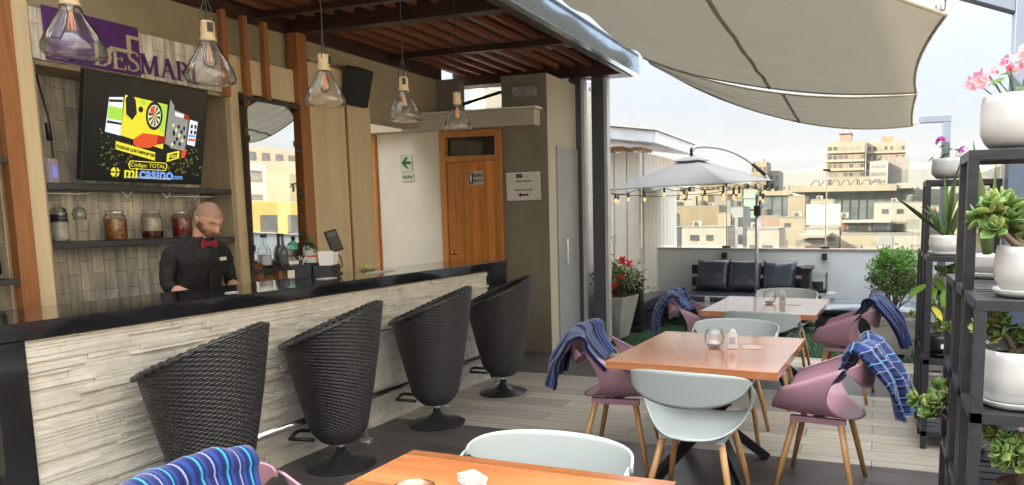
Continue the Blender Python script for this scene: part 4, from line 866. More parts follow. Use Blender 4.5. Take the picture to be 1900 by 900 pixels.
MB().box(.0, .004, -.032, .032, -.012, .012).build('name_badge', PAPER, PB, loc=(.150, .095, 1.275), rot=(0, math.radians(-4), math.radians(12)), bevel=.003)
b = MB(); [b.lathe([(0, .003), (.005, .003), (.005, 0)], 8, (0, 0, 0)) for _ in (0,)]
for k in range(4): MB().lathe([(0, .003), (.005, .003), (.005, 0)], 8).build('button', BLACK, PB, loc=(.172 - .012 * k, 0, 1.32 - k * .06), rot=(0, PI / 2, 0))
MB().box(0, .003, -.011, .011, 0, .34).build('placket', SHIRT, PB, loc=(.128, 0, 1.0), rot=(0, math.radians(4), 0), bevel=.001)

# ------------------------------------------------------------------ wicker bar stools
WICK = mat('black_wicker', (.020, .020, .022), (.045, .040, .038), scale=40, rough=.30)
def stool_geo():
    b = MB(); NT = 34; SUBT = 8; nu = NT * SUBT; NR = 70; nv = NR * 3
    def fn(u, v):
        a = 2 * PI * u; rim = .905 + .120 * math.cos(a)
        z = .16 + (rim - .16) * v; h = (z - .16)
        r = .142 + .185 * h
        if h < .12: r *= (.55 + .45 * math.sin(PI / 2 * (h / .12) ** .7)) if h > 0 else .55
        row = int(round(v * nv)) // 3; kk = int(round(v * nv)) % 3; ph = NT * 2 * PI * u
        w = (.0028 if kk else 0) * math.sin(ph + (row % 2) * PI); groove = -.0062 if kk == 0 else .002
        r += w + groove
        bulge = .010 * math.sin(PI * min(1, h / .9))
        r += bulge
        return (r * math.cos(a) - .02 * v, r * math.sin(a), z)
    b.grid(fn, nu, nv, closeu=True); return b
def make_stool(label, x, y, rz):
    t = thing('bar_stool', label, 'bar stool', (x, y, 0), rz, group='wicker tub stools along the bar')
    stool_geo().build('woven_shell', WICK, t, smooth=True, solid=.012, fix=False)
    b = MB()
    for dr, dz in ((0, .004), (.013, -.004), (-.010, -.006)):
        b.tube([((.277 + dr) * math.cos(a) - .02, (.277 + dr) * math.sin(a), .897 + .120 * math.cos(a) + dz + .004 * math.sin(a * 40 + dr * 300)) for a in [2 * PI * i / 240 for i in range(240)]], .0115, 6, closed=True)
    b.build('woven_rim', WICK, t, smooth=True)
    MB().lathe([(0, .62), (.20, .62), (.225, .60), (.225, .56), (.20, .54), (0, .54)], 28).build('seat_cushion', mat('violet_cushion', (.10, .08, .20), rough=.8), t, auto=.7)
    MB().lathe([(0, .165), (.06, .165), (.06, .155), (.028, .15), (.028, .09), (.04, .08), (.06, .055), (.11, .035), (.19, .018), (.208, .008), (.205, 0), (0, 0)], 36).build('pedestal', mat('pedestal_black', (.014, .014, .015), (.03, .03, .03), scale=25, rough=.33), t, auto=.7)
    MB().lathe([(.03, .14), (.03, .125)], 20).build('chrome_collar', CHROME, t, smooth=True)
    MB().tube([(-.13, -.09, .20), (-.25, -.09, .215), (-.275, -.07, .21), (-.275, .07, .21), (-.25, .09, .215), (-.13, .09, .20)], .012, 8).build('foot_bar', BLACKM, t, smooth=True)
    return t
st0 = make_stool('wicker bar stool nearest the camera, partly behind the striped blanket', -3.14, 2.60, math.radians(22))
for x, y, a, lab in ((-3.15, 3.50, 31, 'black wicker bar stool, second from the camera, beside a steel rail post'), (-3.10, 4.46, 26, 'black wicker bar stool, third from the camera'), (-3.09, 5.45, 30, 'black wicker bar stool farthest away, at the end of the bar')):
    dup(st0, (x, y, 0), math.radians(a), lab)

# ------------------------------------------------------------------ tables
def make_table(label, loc, rz, w, l):
    t = thing('dining_table', label, 'table', loc, rz, group='square wooden dining tables')
    MB().box(-w / 2, w / 2, -l / 2, l / 2, .705, .75).build('tabletop', TABLEW, t, bevel=.003)
    b = MB()
    for sx in (-1, 1):
        for sy in (-1, 1): b.bar((sx * .30, sy * .34, .70), (-sx * .27, -sy * .31, .012), .05, .05)
    b.build('crossed_legs', BLACKM, t)
    b = MB(); b.box(-.33, .33, -.36, -.31, .685, .703); b.box(-.33, .33, .31, .36, .685, .703); b.box(-.025, .025, -.31, .31, .685, .702); b.build('top_rails', BLACKM, t)
    return t
T2 = make_table('square orange-brown wooden table in the middle row, holding a glass bowl', (-.915, 4.13, 0), math.radians(-2.0), .945, 1.06)
T3 = dup(T2, (-.90, 6.31, 0), math.radians(-1.5), 'square wooden table farthest away, in front of the black sofa'); T3.scale = (1, 1.06, 1)
T1 = dup(T2, (-1.03, 1.475, 0), math.radians(-.5), 'wooden table at the bottom edge, nearest the camera')
# ------------------------------------------------------------------ shell chairs
def chair(label, loc, rz, m, grp):
    t = thing('shell_chair', label, 'chair', loc, rz, group=grp)
    def sg(v, p): return math.copysign(abs(v) ** p, v)
    def bowl(u, v):
        s = 2 * u - 1; th = s * PI / 2 * 1.06; au = abs(s)
        W_ = .305 - .045 * v; A = .135 + .155 * (1 - v) ** .9
        x = W_ * sg(math.sin(th), .52); z = .45 + A * (1 - max(0, math.cos(th)) ** .95) + (.018 * v ** 4) - .012 * (1 - v) * math.cos(th)
        if th > PI / 2 or th < -PI / 2: x *= .985; z += .004
        yr = -.235 + .155 * math.sin(PI * min(1, au ** 1.15)) + .07 * au ** 3
        yf = .245 - .07 * au ** 3
        y = yr + (yf - yr) * v
        return (x, y, z)
    MB().grid(bowl, 40, 22).build('seat_shell', m, t, smooth=True, solid=.009, fix=False)
    def back(u, v):
        ph = (2 * u - 1) * PI / 2; c = max(0.0, math.cos(ph))
        x = .303 * math.sin(ph); rx = 1
        y = -.165 - .135 * c ** .8
        top = .735 + .062 * c ** .45; hh = .012 + .178 * c ** .85
        z = top - hh * v
        y += .035 * v * c
        return (x, y, z)
    MB().grid(back, 40, 10).build('backrest', m, t, smooth=True, solid=.009, fix=False)
    b = MB()
    b.box(-.17, -.13, -.15, .15, .405, .437); b.box(.13, .17, -.15, .15, .405, .437); b.box(-.129, .129, -.03, .03, .412, .436)
    br = b.build('seat_bracket', m, t, bevel=.003)
    for sx in (-1, 1):
        for sy in (-1, 1):
            MB().tube([(sx * .155, sy * .125, .41), (sx * .20, sy * .17, .21), (sx * .235, sy * .215, 0)], [.019, .0175, .0125], 12).build('leg', LEGW, t, smooth=True)
    return t
GM, GS = 'mauve shell chairs around the tables', 'sage green shell chairs around the tables'
cm = chair('mauve shell chair on the left of the middle table under a blue striped blanket', (-1.50, 4.13, 0), math.radians(-90), MAUVE, GM)
cm.rotation_euler = (0, 0, math.radians(-84))
for loc, a, lab in (((-.27, 4.08, 0), 84, 'mauve shell chair on the right of the middle table under a dark checked blanket'), ((-1.50, 6.25, 0), -86, 'mauve shell chair on the left of the far table under a checked blanket'), ((-.24, 6.22, 0), 84, 'mauve shell chair on the right of the far table under a striped blanket'), ((-1.63, 1.42, 0), -88, 'mauve shell chair in the bottom left corner under a bright striped blanket')):
    dup(cm, loc, math.radians(a), lab)
cs = chair('sage green shell chair with its back to the camera, in front of the middle table', (-.86, 3.55, 0), math.radians(-3), SAGE, GS)
for loc, a, lab in (((-.86, 5.80, 0), 0, 'sage green shell chair in front of the far table'), ((-.94, 4.80, 0), 180, 'sage green shell chair on the far side of the middle table'), ((-.85, 7.05, 0), 180, 'sage green shell chair on the far side of the far table, before the sofa'), ((-1.03, 1.92, 0), 181, 'sage green shell chair at the bottom edge, behind the nearest table')):
    dup(cs, loc, math.radians(a), lab)

# ------------------------------------------------------------------ blankets
NAVY = (.008, .011, .045)
BL_A = plaid('blanket_stripe_blue', NAVY, [(.10, (.03, .05, .18)), (.22, NAVY), (.30, (.07, .20, .40)), (.35, NAVY), (.55, (.04, .08, .28)), (.68, NAVY), (.80, (.20, .22, .36)), (.84, NAVY)], .085, False)
BL_B = plaid('blanket_check_dark', NAVY, [(.12, (.02, .03, .11)), (.35, NAVY), (.50, (.09, .27, .48)), (.55, NAVY), (.70, (.02, .035, .14)), (.90, (.22, .25, .40)), (.93, NAVY)], .10, True)
BL_C = plaid('blanket_stripe_bright', (.014, .02, .10), [(.06, (.02, .05, .20)), (.18, (.014, .02, .10)), (.26, (.03, .27, .44)), (.34, (.014, .02, .10)), (.52, (.02, .05, .22)), (.66, (.014, .02, .10)), (.76, (.22, .25, .44)), (.83, (.014, .02, .10))], .062, False)
def blanket(label, chairloc, chairrz, m, side=0.0, width=.34, inn=.18, out=.40, seed=1, swing=0.0, twist=0.0, lift=.022):
    """soft cloth: from inside the seat up over the backrest and down behind it"""
    b = MB(); L = inn + .12 + out; nv = 46; nu = 34; R_ = random.Random(seed); p1, p2 = R_.uniform(0, 6), R_.uniform(0, 6)
    def fn(u, v):
        s = v * L; x = (u - .5)
        if s < inn: d = inn - s; y, z = -.215 + .12 * (d / inn) ** 1.3, .795 + lift - d * .92; k = .75
        elif s < inn + .12:
            a = (s - inn) / .12 * PI; y = -.255 - .048 * math.cos(PI - a) * -1 * -1; y = -.255 + .045 * math.cos(a); z = .80 + lift + .042 * math.sin(a); k = 1
        else: d = s - inn - .12; y, z = -.305 - .05 * math.sin(min(1, d / .15) * PI / 2) - swing * d, .80 + lift - d * .98; k = 1 + .25 * d
        w = width * (1 if s < inn + .12 else 1 - .25 * min(1, (s - inn - .12) / out * 1.3)) * (1 - .18 * max(0, (inn - s) / inn))
        px = side + x * w + twist * (s - inn)
        c = math.cos(min(1.45, abs(px) / .33 * 1.35)); z -= .062 * (1 - c ** .45)
        y += .10 * (1 - c)                                   # follow the curved back
        f = .018 * math.sin(u * 13 + p1 + s * 3) + .010 * math.sin(u * 29 + p2 - s * 6)
        if s > inn + .08: f *= 1 + 1.3 * min(1, (s - inn - .08) / .2); y -= abs(f) * .9
        else: z += max(0, f) * .7; y += f * .3
        z += .012 * mnoise.noise(Vector((px * 7, s * 7, seed))); px += .012 * mnoise.noise(Vector((px * 6 + 9, s * 5, seed)))
        if v > .97: z += .01
        return (px, y, z)
    b.grid(fn, nu, nv, uvf=lambda u, v: (u * .42, v * L))
    o = b.build('blanket', m, None, chairloc, (0, 0, chairrz), smooth=True, solid=.02, fix=False)
    return tag(o, label, 'blanket', 'navy blankets hung over the mauve chairs')
blanket('navy blanket with pale blue stripes over the left chair of the middle table', (-1.50, 4.13, 0), math.radians(-84), BL_A, .08, .60, .17, .30, 1, .15)
blanket('navy checked blanket over the right chair of the middle table, hanging low', (-.27, 4.08, 0), math.radians(84), BL_B, -.04, .50, .20, .34, 2, .25)
blanket('navy checked blanket over the left chair of the far table', (-1.50, 6.25, 0), math.radians(-86), BL_B, .05, .52, .14, .34, 3, .10)
blanket('navy striped blanket over the right chair of the far table', (-.24, 6.22, 0), math.radians(84), BL_A, .0, .50, .16, .36, 4, .35)
blanket('bright blue striped blanket over the chair in the bottom left corner', (-1.63, 1.42, 0), math.radians(-88), BL_C, .03, .54, .18, .30, 5, .20, 0, .002)

# ------------------------------------------------------------------ table-top things
def bowl(first, label, loc):
    if first: return dup(first, loc, .5, label)
    t = thing('glass_bowl', label, 'glass bowl', loc, 0, 'round glass candle bowls')
    MB().lathe([(0, .003), (.03, .003), (.052, .02), (.062, .052), (.056, .085), (.043, .105)], 32).build('bowl_body', glassm('bowl_glass', (.96, .975, .975), base=.09, edge=.8, blend=.2), t, smooth=True)
    MB().lathe([(0, .028), (.03, .026), (.045, .012), (0, .009)], 20).build('white_sand', mat('white_sand', (.75, .73, .70), scale=90, rough=.9, bump=.5), t, smooth=True)
    return t
b0 = bowl(None, 'round glass bowl on the middle table', (-.92, 4.19, .751)); bowl(b0, 'round glass bowl on the far table', (-.905, 6.40, .751))
def shaker(first, label, loc, rz=0):
    if first: return dup(first, loc, rz, label)
    t = thing('napkin_holder', label, 'napkin holder', loc, rz, 'white table dispensers')
    b = MB(); b.prism([(-.03, 0), (.03, 0), (.028, .085), (.014, .112), (-.006, .118), (-.026, .10)], -.022, .022, 'XZ'); b.build('body', WHITEC, t, bevel=.004)
    MB().box(-.018, .016, -.0235, -.0225, .03, .07).build('slot', mat('slot_grey', (.35, .35, .36)), t)
    return t
s0 = shaker(None, 'white dispenser beside the glass bowl on the middle table', (-.805, 4.165, .751), .2); shaker(s0, 'white dispenser beside the glass bowl on the far table', (-.79, 6.40, .751), .2); shaker(s0, 'white dispenser on the low table behind the far left chair', (-1.92, 8.33, .452), .5)
for loc, lab in (((-.70, 4.23), 'translucent paper coaster on the middle table'), ((-.68, 6.36), 'translucent paper coaster on the far table')):
    tag(MB().lathe([(0, .0015), (.065, .0015), (.066, 0)], 24).build('coaster', mat('tracing_paper', (.50, .36, .30), rough=.5), None, (loc[0], loc[1], .7515)), lab, 'coaster', 'paper coasters')
t = thing('napkin_pack', 'stack of folded white napkins on the nearest table', 'napkins', (-1.135, 1.80, .751), math.radians(-35))
for k in range(7): MB().box(-.045, .045, -.028, .028, k * .0035, k * .0035 + .0022).build('napkin', PAPER, t, loc=(rnd.uniform(-.004, .004), rnd.uniform(-.003, .003), 0), rot=(0, 0, rnd.uniform(-.05, .05)))
t = thing('glass_dish', 'rim of a clear glass dish on the nearest table, cut off by the bottom edge', 'dish', (-1.20, 1.60, .751)); MB().lathe([(0, .004), (.035, .004), (.055, .03), (.06, .055), (.057, .055), (.05, .03), (.03, .008), (0, .008)], 24).build('dish_body', MATS['bowl_glass'], t, smooth=True)
# low table behind the far left chair
t = thing('coffee_table', 'low black slatted table in front of the sofa, mostly hidden by the far dining table', 'table', (-1.75, 8.40, 0)); b = MB()
for k in range(5): b.box(-.40, .40, -.30 + k * .125, -.30 + k * .125 + .10, .42, .45)
b.build('slats', SOFAW, t, bevel=.003); b = MB()
for sx in (-1, 1):
    for sy in (-1, 1): b.box(sx * .36 - .03, sx * .36 + .03, sy * .27 - .03, sy * .27 + .03, .013, .418)
b.build('frame', SOFAW, t)

# ------------------------------------------------------------------ sofas
def cushion(name, parent, w, d, h, m, loc, rot=(0, 0, 0), puff=.35, seed=1):
    b = MB(); n = 16
    def pt(u, v, s):
        x, y = (u - .5) * 2, (v - .5) * 2; e = (1 - abs(x) ** 4) * (1 - abs(y) ** 4); e = max(e, 0) ** .45
        pin = 1 - .05 * (1 - abs(x) ** 2) * abs(y) ** 6; pin2 = 1 - .05 * (1 - abs(y) ** 2) * abs(x) ** 6
        wr = .010 * mnoise.noise(Vector((x * 2.5 + seed, y * 5 + s, seed))) * e
        return (x * w / 2 * pin2, y * d / 2 * pin, s * h / 2 * (.12 + .88 * e) + wr)
    b.grid(lambda u, v: pt(u, v, 1), n, n); b.grid(lambda u, v: pt(u, v, -1), n, n)
    bm_o = b.build(name, m, parent, loc, rot, smooth=True); return bm_o
t = thing('sofa', 'black three-seat sofa against the pale parapet', 'sofa', (-1.76, 9.90, 0))
b = MB(); b.box(-.82, .82, -.42, .36, .10, .22); b.box(-.82, .82, -.43, -.40, .02, .26); b.build('seat_base', SOFAW, t, bevel=.004)
b = MB()
for z in (.32, .50, .68): b.box(-.82, .82, .30, .34, z, z + .13)
b.build('back_rail', SOFAW, t, bevel=.004)
b = MB(); b.box(.80, .90, -.10, .36, .02, .78); b.box(.78, .93, -.12, .38, .783, .82); b.build('armrest', SOFAW, t, bevel=.004)
b = MB(); b.box(-.83, .80, -.46, .28, .27, .44)
sc = b.build('seat_cushion', LEATHER, t, bevel=.035)
for k in range(3): pass
for k, (x, lab) in enumerate(((-.48, 'square black leatherette pillow, leftmost on the three-seat sofa'), (-.02, 'square black leatherette pillow in the middle of the three-seat sofa'), (.47, 'square black leatherette pillow, rightmost on the three-seat sofa'))):
    p = thing('pillow', lab, 'pillow', (-1.76 + x, 10.08, .455), 0, 'black pillows on the sofa'); cushion('pillow_body', p, .47, .45, .17, LEATHER, (0, 0, .22), (math.radians(74), 0, 0), seed=k * 7 + 1)
t = thing('corner_sofa', 'black wooden corner seat with a long leatherette cushion, behind the flowering planter', 'sofa', (-3.02, 9.35, 0))
b = MB(); b.box(-.34, .12, -.60, .72, .013, .12); b.box(-.35, .13, -.61, .73, .135, .245); b.build('base_boards', SOFAW, t, bevel=.005)
b = MB(); b.box(-.34, .12, -.62, -.48, .25, .68); b.box(-.36, .14, -.64, -.46, .683, .71); b.box(-.34, -.28, -.47, .72, .25, .72); b.build('armrest', SOFAW, t, bevel=.004)
MB().box(-.27, .15, -.47, .74, .26, .42).build('seat_cushion', LEATHER, t, bevel=.035)
p = thing('pillow', 'dark grey pillow leaning on the arm of the corner seat', 'pillow', (-3.13, 9.06, .43)); cushion('pillow_body', p, .42, .42, .15, mat('grey_leatherette', (.10, .11, .12), rough=.35, bump=.3, bscale=14), (0, 0, .2), (math.radians(70), 0, math.radians(-70)))
t = thing('daybed', 'low black daybed with a shiny pad in front of the parapet, beside the shrub', 'daybed', (-.10, 9.55, 0))
MB().box(-.62, .62, -.38, .38, .03, .26).build('frame', SOFAW, t, bevel=.005); cushion('pad', t, 1.3, .84, .17, mat('shiny_pad', (.10, .12, .16), rough=.2, bump=.2, bscale=9), (0, 0, .34))
t = thing('ashtray', 'small clear ashtray on the corner seat', 'ashtray', (-3.02, 9.72, .424)); MB().lathe([(0, .004), (.04, .004), (.05, .03), (.056, .03), (.045, 0), (0, 0)], 16).build('dish_body', MATS['bowl_glass'], t, smooth=True)
t = thing('side_table', 'small black round side table next to the sofa arm', 'table', (-.72, 9.72, 0)); MB().lathe([(0, .50), (.22, .50), (.22, .475), (.03, .47), (.03, .03), (.16, .02), (.16, .012)], 24).build('table_body', mat('side_table_grey', (.35, .37, .38), rough=.4), t, auto=.6)
t = thing('lantern', 'square glass lantern with a black base on the side table', 'lantern', (-.74, 9.70, .503)); b = MB(); b.box(-.12, .12, -.12, .12, 0, .05)
for sx in (-1, 1):
    for sy in (-1, 1): b.box(sx * .115 - .006, sx * .115 + .006, sy * .115 - .006, sy * .115 + .006, .05, .27)
b.build('frame', BLACK, t); b = MB(); b.box(-.112, .112, -.121, -.119, .052, .27); b.box(-.112, .112, .119, .121, .052, .27); b.box(-.121, -.119, -.112, .112, .052, .27); b.box(.119, .121, -.112, .112, .052, .27); b.build('pane', GLASS, t)
MB().lathe([(0, .15), (.07, .15), (.075, .051), (0, .051)], 18).build('candle', mat('dark_candle', (.03, .03, .03)), t, auto=.6)

# ------------------------------------------------------------------ umbrella with string lights
CANV = mat('grey_canvas', (.17, .17, .175), (.15, .15, .155), scale=3, rough=.9, bump=.2, bscale=200)
UX, UY = -2.40, 9.45
t = thing('cantilever_umbrella', 'grey cantilever umbrella with a curved arm over the sofa corner', 'umbrella', (UX, UY, 0))
cor = [(-1.0, -.58), (.70, -1.02), (1.02, .62), (-.66, 1.05)]; ZC = [1.87, 1.90, 2.0, 1.98]
b = MB(); n = 14
def canopy(u, v, tail=0):
    a = u * 4; i = int(a) % 4; f = a - int(a); c0, c1 = Vector(cor[i]), Vector(cor[(i + 1) % 4]); z0, z1 = ZC[i], ZC[(i + 1) % 4]
    e = c0.lerp(c1, f); pull = 1 - .07 * math.sin(PI * f); r = .10 + .90 * v
    x, y = e.x * r * (1 - (1 - pull) * v), e.y * r * (1 - (1 - pull) * v)
    z = 2.275 + (z0 * (1 - f) + z1 * f - 2.275) * (v ** .96) - .045 * math.sin(PI * f) * v * (1 - v) * 2 + .012 * math.sin(PI * f) * v
    return (x, y, z)
b.grid(canopy, 64, 14, closeu=True); b.build('canopy', CANV, t, smooth=False, solid=.004, auto=.25, fix=False)
b = MB(); b.grid(lambda u, v: (lambda p: (p[0] * 1.0, p[1] * 1.0, p[2] + .035))(canopy(u, v * .13)), 32, 3, closeu=True); b.build('vent_cap', CANV, t, smooth=True, solid=.004, fix=False)
b = MB(); b.lathe([(0, 2.36), (.018, 2.36), (.02, 2.33), (.05, 2.31), (.06, 2.295), (0, 2.29)], 16); b.build('finial', BLACKM, t, auto=.6)
for i in range(4):
    MB().bar((cor[i][0] * .04, cor[i][1] * .04, 2.25), (cor[i][0] * .98, cor[i][1] * .98, ZC[i] - .012), .018, .014).build('rib', BLACKM, t)
PX, PY = .80, .55            # pole foot relative to the apex
MB().tube([(PX, PY, .05), (PX, PY, 1.80)], .026, 14).build('pole', mat('umbrella_pole_grey', (.42, .44, .46), rough=.35, metal=.5), t, smooth=True)
arm = [(PX, PY, 1.62), (PX + .10, PY + .06, 1.85), (PX + .14, PY + .08, 2.03)] ; MB().tube(chaikin(arm, 2), .017, 10).build('tilt_link', BLACKM, t, smooth=True)
arc = [(.02, 0, 2.395), (.03, .01, 2.43), (.08, .03, 2.452), (.25, .12, 2.45), (.42, .22, 2.42), (.60, .35, 2.34), (.76, .47, 2.22), (.90, .58, 2.08), (.96, .62, 1.98)]
MB().tube(chaikin(arc, 2), .021, 12).build('arm', MATS['umbrella_pole_grey'], t, smooth=True); MB().tube([(.0, 0, 2.30), (.0, 0, 2.42), (.02, 0, 2.435)], .022, 10).build('arm_joint', BLACKM, t, smooth=True)
MB().tube([(.74, .455, 2.235), (.90, .58, 2.08)], .026, 10).build('arm_sleeve', BLACKM, t, smooth=True)
b = MB(); b.box(PX - .04, PX + .05, PY - .04, PY + .04, 1.52, 1.66); b.tube([(PX - .05, PY, 1.60), (PX - .10, PY - .02, 1.60)], .008, 8); b.build('crank_box', BLACKM, t, bevel=.01)
b = MB(); b.box(PX - .45, PX + .45, PY - .03, PY + .03, .013, .06); b.box(PX - .03, PX + .03, PY - .45, PY + .25, .014, .065); b.build('cross_foot', BLACKM, t)
def rim_pt(s):            # walk along three canopy edges: left-near, near-right, right-far
    a = s * 4; i = int(a) % 4; f = a - int(a); p = canopy(s % 1, 1.0); return Vector((UX + p[0], UY + p[1], p[2]))
SL = thing('string_lights', 'string of small warm bulbs hung under the umbrella edge', 'string lights', (UX, UY, 1.9))
pts = []
for k in range(61):
    s = .0 + .52 * k / 60; p = rim_pt(s); sag = .045 * math.sin(PI * ((k % 7) / 7)); pts.append((p.x - UX, p.y - UY, p.z - 1.9 - .015 - sag))
MB().tube(pts, .005, 5).build('cable', BLACK, SL, smooth=True)
pts2 = [(-1.0, -.58, -.03), (-.95, -.50, -.08), (-.5, .2, -.10), (.1, .6, -.06), (.7, .55, .02), (.9, .4, -.04)]; MB().tube(pts2, .005, 5).build('cable', BLACK, SL, smooth=True)
WARM = emis('warm_bulb', (1.0, .66, .28), .16)
def bulb_at(p, l):
    hd_ = MB().lathe([(0, .0), (.012, .0), (.016, -.045 - l * .3), (.012, -.05 - l * .3), (0, -.05 - l * .3)], 10).build('bulb_holder', BLACK, SL, loc=p, auto=.6)
    MB().lathe([(0, 0), (.010, -.003), (.020, -.027), (.017, -.047), (.006, -.056), (0, -.057)], 12).build('bulb', WARM, hd_, loc=(0, 0, -.05 - l * .3), smooth=True)
r6 = random.Random(4)
for k in (2, 5, 9, 14, 19, 24, 28, 33, 37, 43, 48, 53, 58): bulb_at(pts[k], r6.uniform(0, .15))
for p in ((-.9, -.42, -.09), (-.2, .42, -.10), (.3, .6, -.03), (.86, .44, -.04), (.90, .4, -.08)): bulb_at(p, r6.uniform(0, .1))

# ------------------------------------------------------------------ foliage helpers
def leafmat(name, c1, c2, rough=.4, scale=4, trans=.25):
    if name in MATS: return MATS[name]
    m = mat(name, c1, c2, scale=scale, rough=rough, spec=.4); nt = m.node_tree; b = nt.nodes['Principled BSDF']; out = nt.nodes['Material Output']
    tl = N(nt, 'ShaderNodeBsdfTranslucent', Color=c4([min(1, x * 1.9) for x in c1])); mx = N(nt, 'ShaderNodeMixShader'); mx.inputs[0].default_value = trans
    nt.links.new(b.outputs[0], mx.inputs[1]); nt.links.new(tl.outputs[0], mx.inputs[2]); nt.links.new(mx.outputs[0], out.inputs[0]); return m
def leaf(b, p, d, up, L, w, thick=.0, curl=.15, mi=0, nseg=4, round_=1.0):
    d = Vector(d).normalized(); up = Vector(up); r = d.cross(up)
    if r.length < 1e-4: r = d.cross(Vector((1, 0, 0)))
    r.normalize(); u = r.cross(d); vs = []; p = Vector(p)
    for i in range(nseg + 1):
        t_ = i / nseg; ww = w / 2 * math.sin(PI * (t_ ** round_ * .94 + .05)) ** .8; q = p + d * (L * t_) - u * (curl * L * t_ * t_)
        vs += [q - r * ww + u * ww * .28, q, q + r * ww + u * ww * .28]
    fs = []
    for i in range(nseg):
        o = i * 3; fs += [(o, o + 1, o + 4, o + 3), (o + 1, o + 2, o + 5, o + 4)]
    b.add(vs, fs, mi)
def rdir(R, zmin=-1, zmax=1):
    z = R.uniform(zmin, zmax); a = R.uniform(0, 2 * PI); q = math.sqrt(max(0, 1 - z * z)); return Vector((q * math.cos(a), q * math.sin(a), z))
JADE = [leafmat('jade_leaf', (.16, .27, .07), (.09, .18, .05), .28), leafmat('jade_leaf_light', (.30, .40, .12), (.20, .30, .08), .28), leafmat('jade_leaf_edge', (.30, .22, .07), (.18, .26, .07), .3)]
BARK = mat('brown_stem', (.16, .11, .07), (.10, .07, .045), scale=30, rough=.85, bump=.5)
def jade(parent, R, base, size, n=26, L=.055, lean=(0, 0), name='foliage'):
    stems = MB(); lv = MB(); tips = []
    for k in range(max(4, n // 5)):
        d = rdir(R, .25, .9) + Vector((lean[0], lean[1], 0)); p0 = Vector(base) + Vector((R.uniform(-.015, .015), R.uniform(-.015, .015), 0)); p1 = p0 + d * size * R.uniform(.25, .45); d2 = (d + rdir(R, -.2, .8) * .7).normalized(); p2 = p1 + d2 * size * R.uniform(.25, .5)
        stems.tube([p0, p0.lerp(p1, .5) + rdir(R) * .01, p1, p2], [.013, .011, .008, .005], 6); tips += [p2, p1 + (p2 - p1) * .5 + rdir(R) * size * .1]
    while len(tips) < n:
        tips.append(Vector(R.choice(tips[:max(4, n // 5) * 2])) + rdir(R, -.6, .8) * size * R.uniform(.12, .38))
    for p in tips:
        for _ in range(1):
            ax = (p - Vector(base)).normalized() * .6 + rdir(R) * .6 + Vector((0, 0, .4)); ax.normalize()
            t1 = ax.orthogonal().normalized(); t2 = ax.cross(t1)
            for w_ in range(3):
                for q in range(4 if w_ == 0 else 4):
                    a = q * PI / 2 + w_ * PI / 4 + R.uniform(-.2, .2); out = t1 * math.cos(a) + t2 * math.sin(a)
                    d = out * (1.0 - .28 * w_) + ax * (.35 + .45 * w_); l = L * R.uniform(.75, 1.15) * (1 - .16 * w_)
                    leaf(lv, p + ax * (.006 * w_), d, ax, l, l * .62, curl=-.12, mi=R.choice((0, 0, 1, 1, 2) if R.random() < .35 else (0, 1)), round_=1.35)
    stems.build('stem', BARK, parent, smooth=True)
    lv.build(name, JADE, parent, smooth=True, solid=.003, fix=False)
def pot(parent, r, h, m, z=0, saucer=True, oval=1.0, soft=True):
    prof = [(0, .012), (r * .70, .012), (r * .84, .03), (r * .97, h * .3), (r, h * .55), (r * .97, h * .85), (r * .93, h), (r * .90, h), (r * .92, h * .85), (r * .6, h * .8)]
    b = MB(); b.lathe(prof, 36); b.v = [(x * oval, y, z_ + z) for x, y, z_ in b.v]; p = b.build('pot', m, parent, smooth=True)
    MB().lathe([(0, h * .86), (r * .91, h * .86)], 20).build('soil', SOIL, parent, loc=(0, 0, z))
    if saucer:
        b = MB().lathe([(0, .0), (r * .9, .0), (r * 1.06, .022), (r * 1.03, .024), (r * .88, .006), (0, .006)], 32); b.v = [(x * oval, y, z_ + z) for x, y, z_ in b.v]; b.build('saucer', m, parent, smooth=True)
CONC = mat('cast_concrete', (.40, .385, .35), (.31, .30, .275), scale=5, rough=.8, bump=.2, bscale=50)
def taper_box(b, w0, w1, z0, z1, mi=0):
    vs = [(-w0, -w0, z0), (w0, -w0, z0), (w0, w0, z0), (-w0, w0, z0), (-w1, -w1, z1), (w1, -w1, z1), (w1, w1, z1), (-w1, w1, z1)]
    b.add(vs, [(3, 2, 1, 0), (4, 5, 6, 7), (0, 1, 5, 4), (1, 2, 6, 5), (2, 3, 7, 6), (3, 0, 4, 7)], mi)
t = thing('flower_planter', 'tapered pale concrete planter with a red-flowering bougainvillea', 'planter', (-3.13, 8.36, .012), math.radians(-6))
b = MB(); taper_box(b, .145, .245, 0, .53); b.build('planter_body', CONC, t, bevel=.006); b = MB(); b.box(-.225, .225, -.225, .225, .525, .533); b.build('soil', SOIL, t)
b = MB(); b.add([(-.05 + .08 * math.cos(a), -.188 - .0 - .03 * (.16 + .09 * math.sin(a)), .16 + .09 * math.sin(a)) for a in [i * PI / 12 for i in range(24)]], [tuple(range(24))])
R = random.Random(21); st_ = MB(); lv = MB(); fl = MB()
LV = [leafmat('bougain_leaf', (.10, .15, .05), (.06, .10, .035)), leafmat('variegated_leaf', (.42, .44, .26), (.20, .26, .10))]
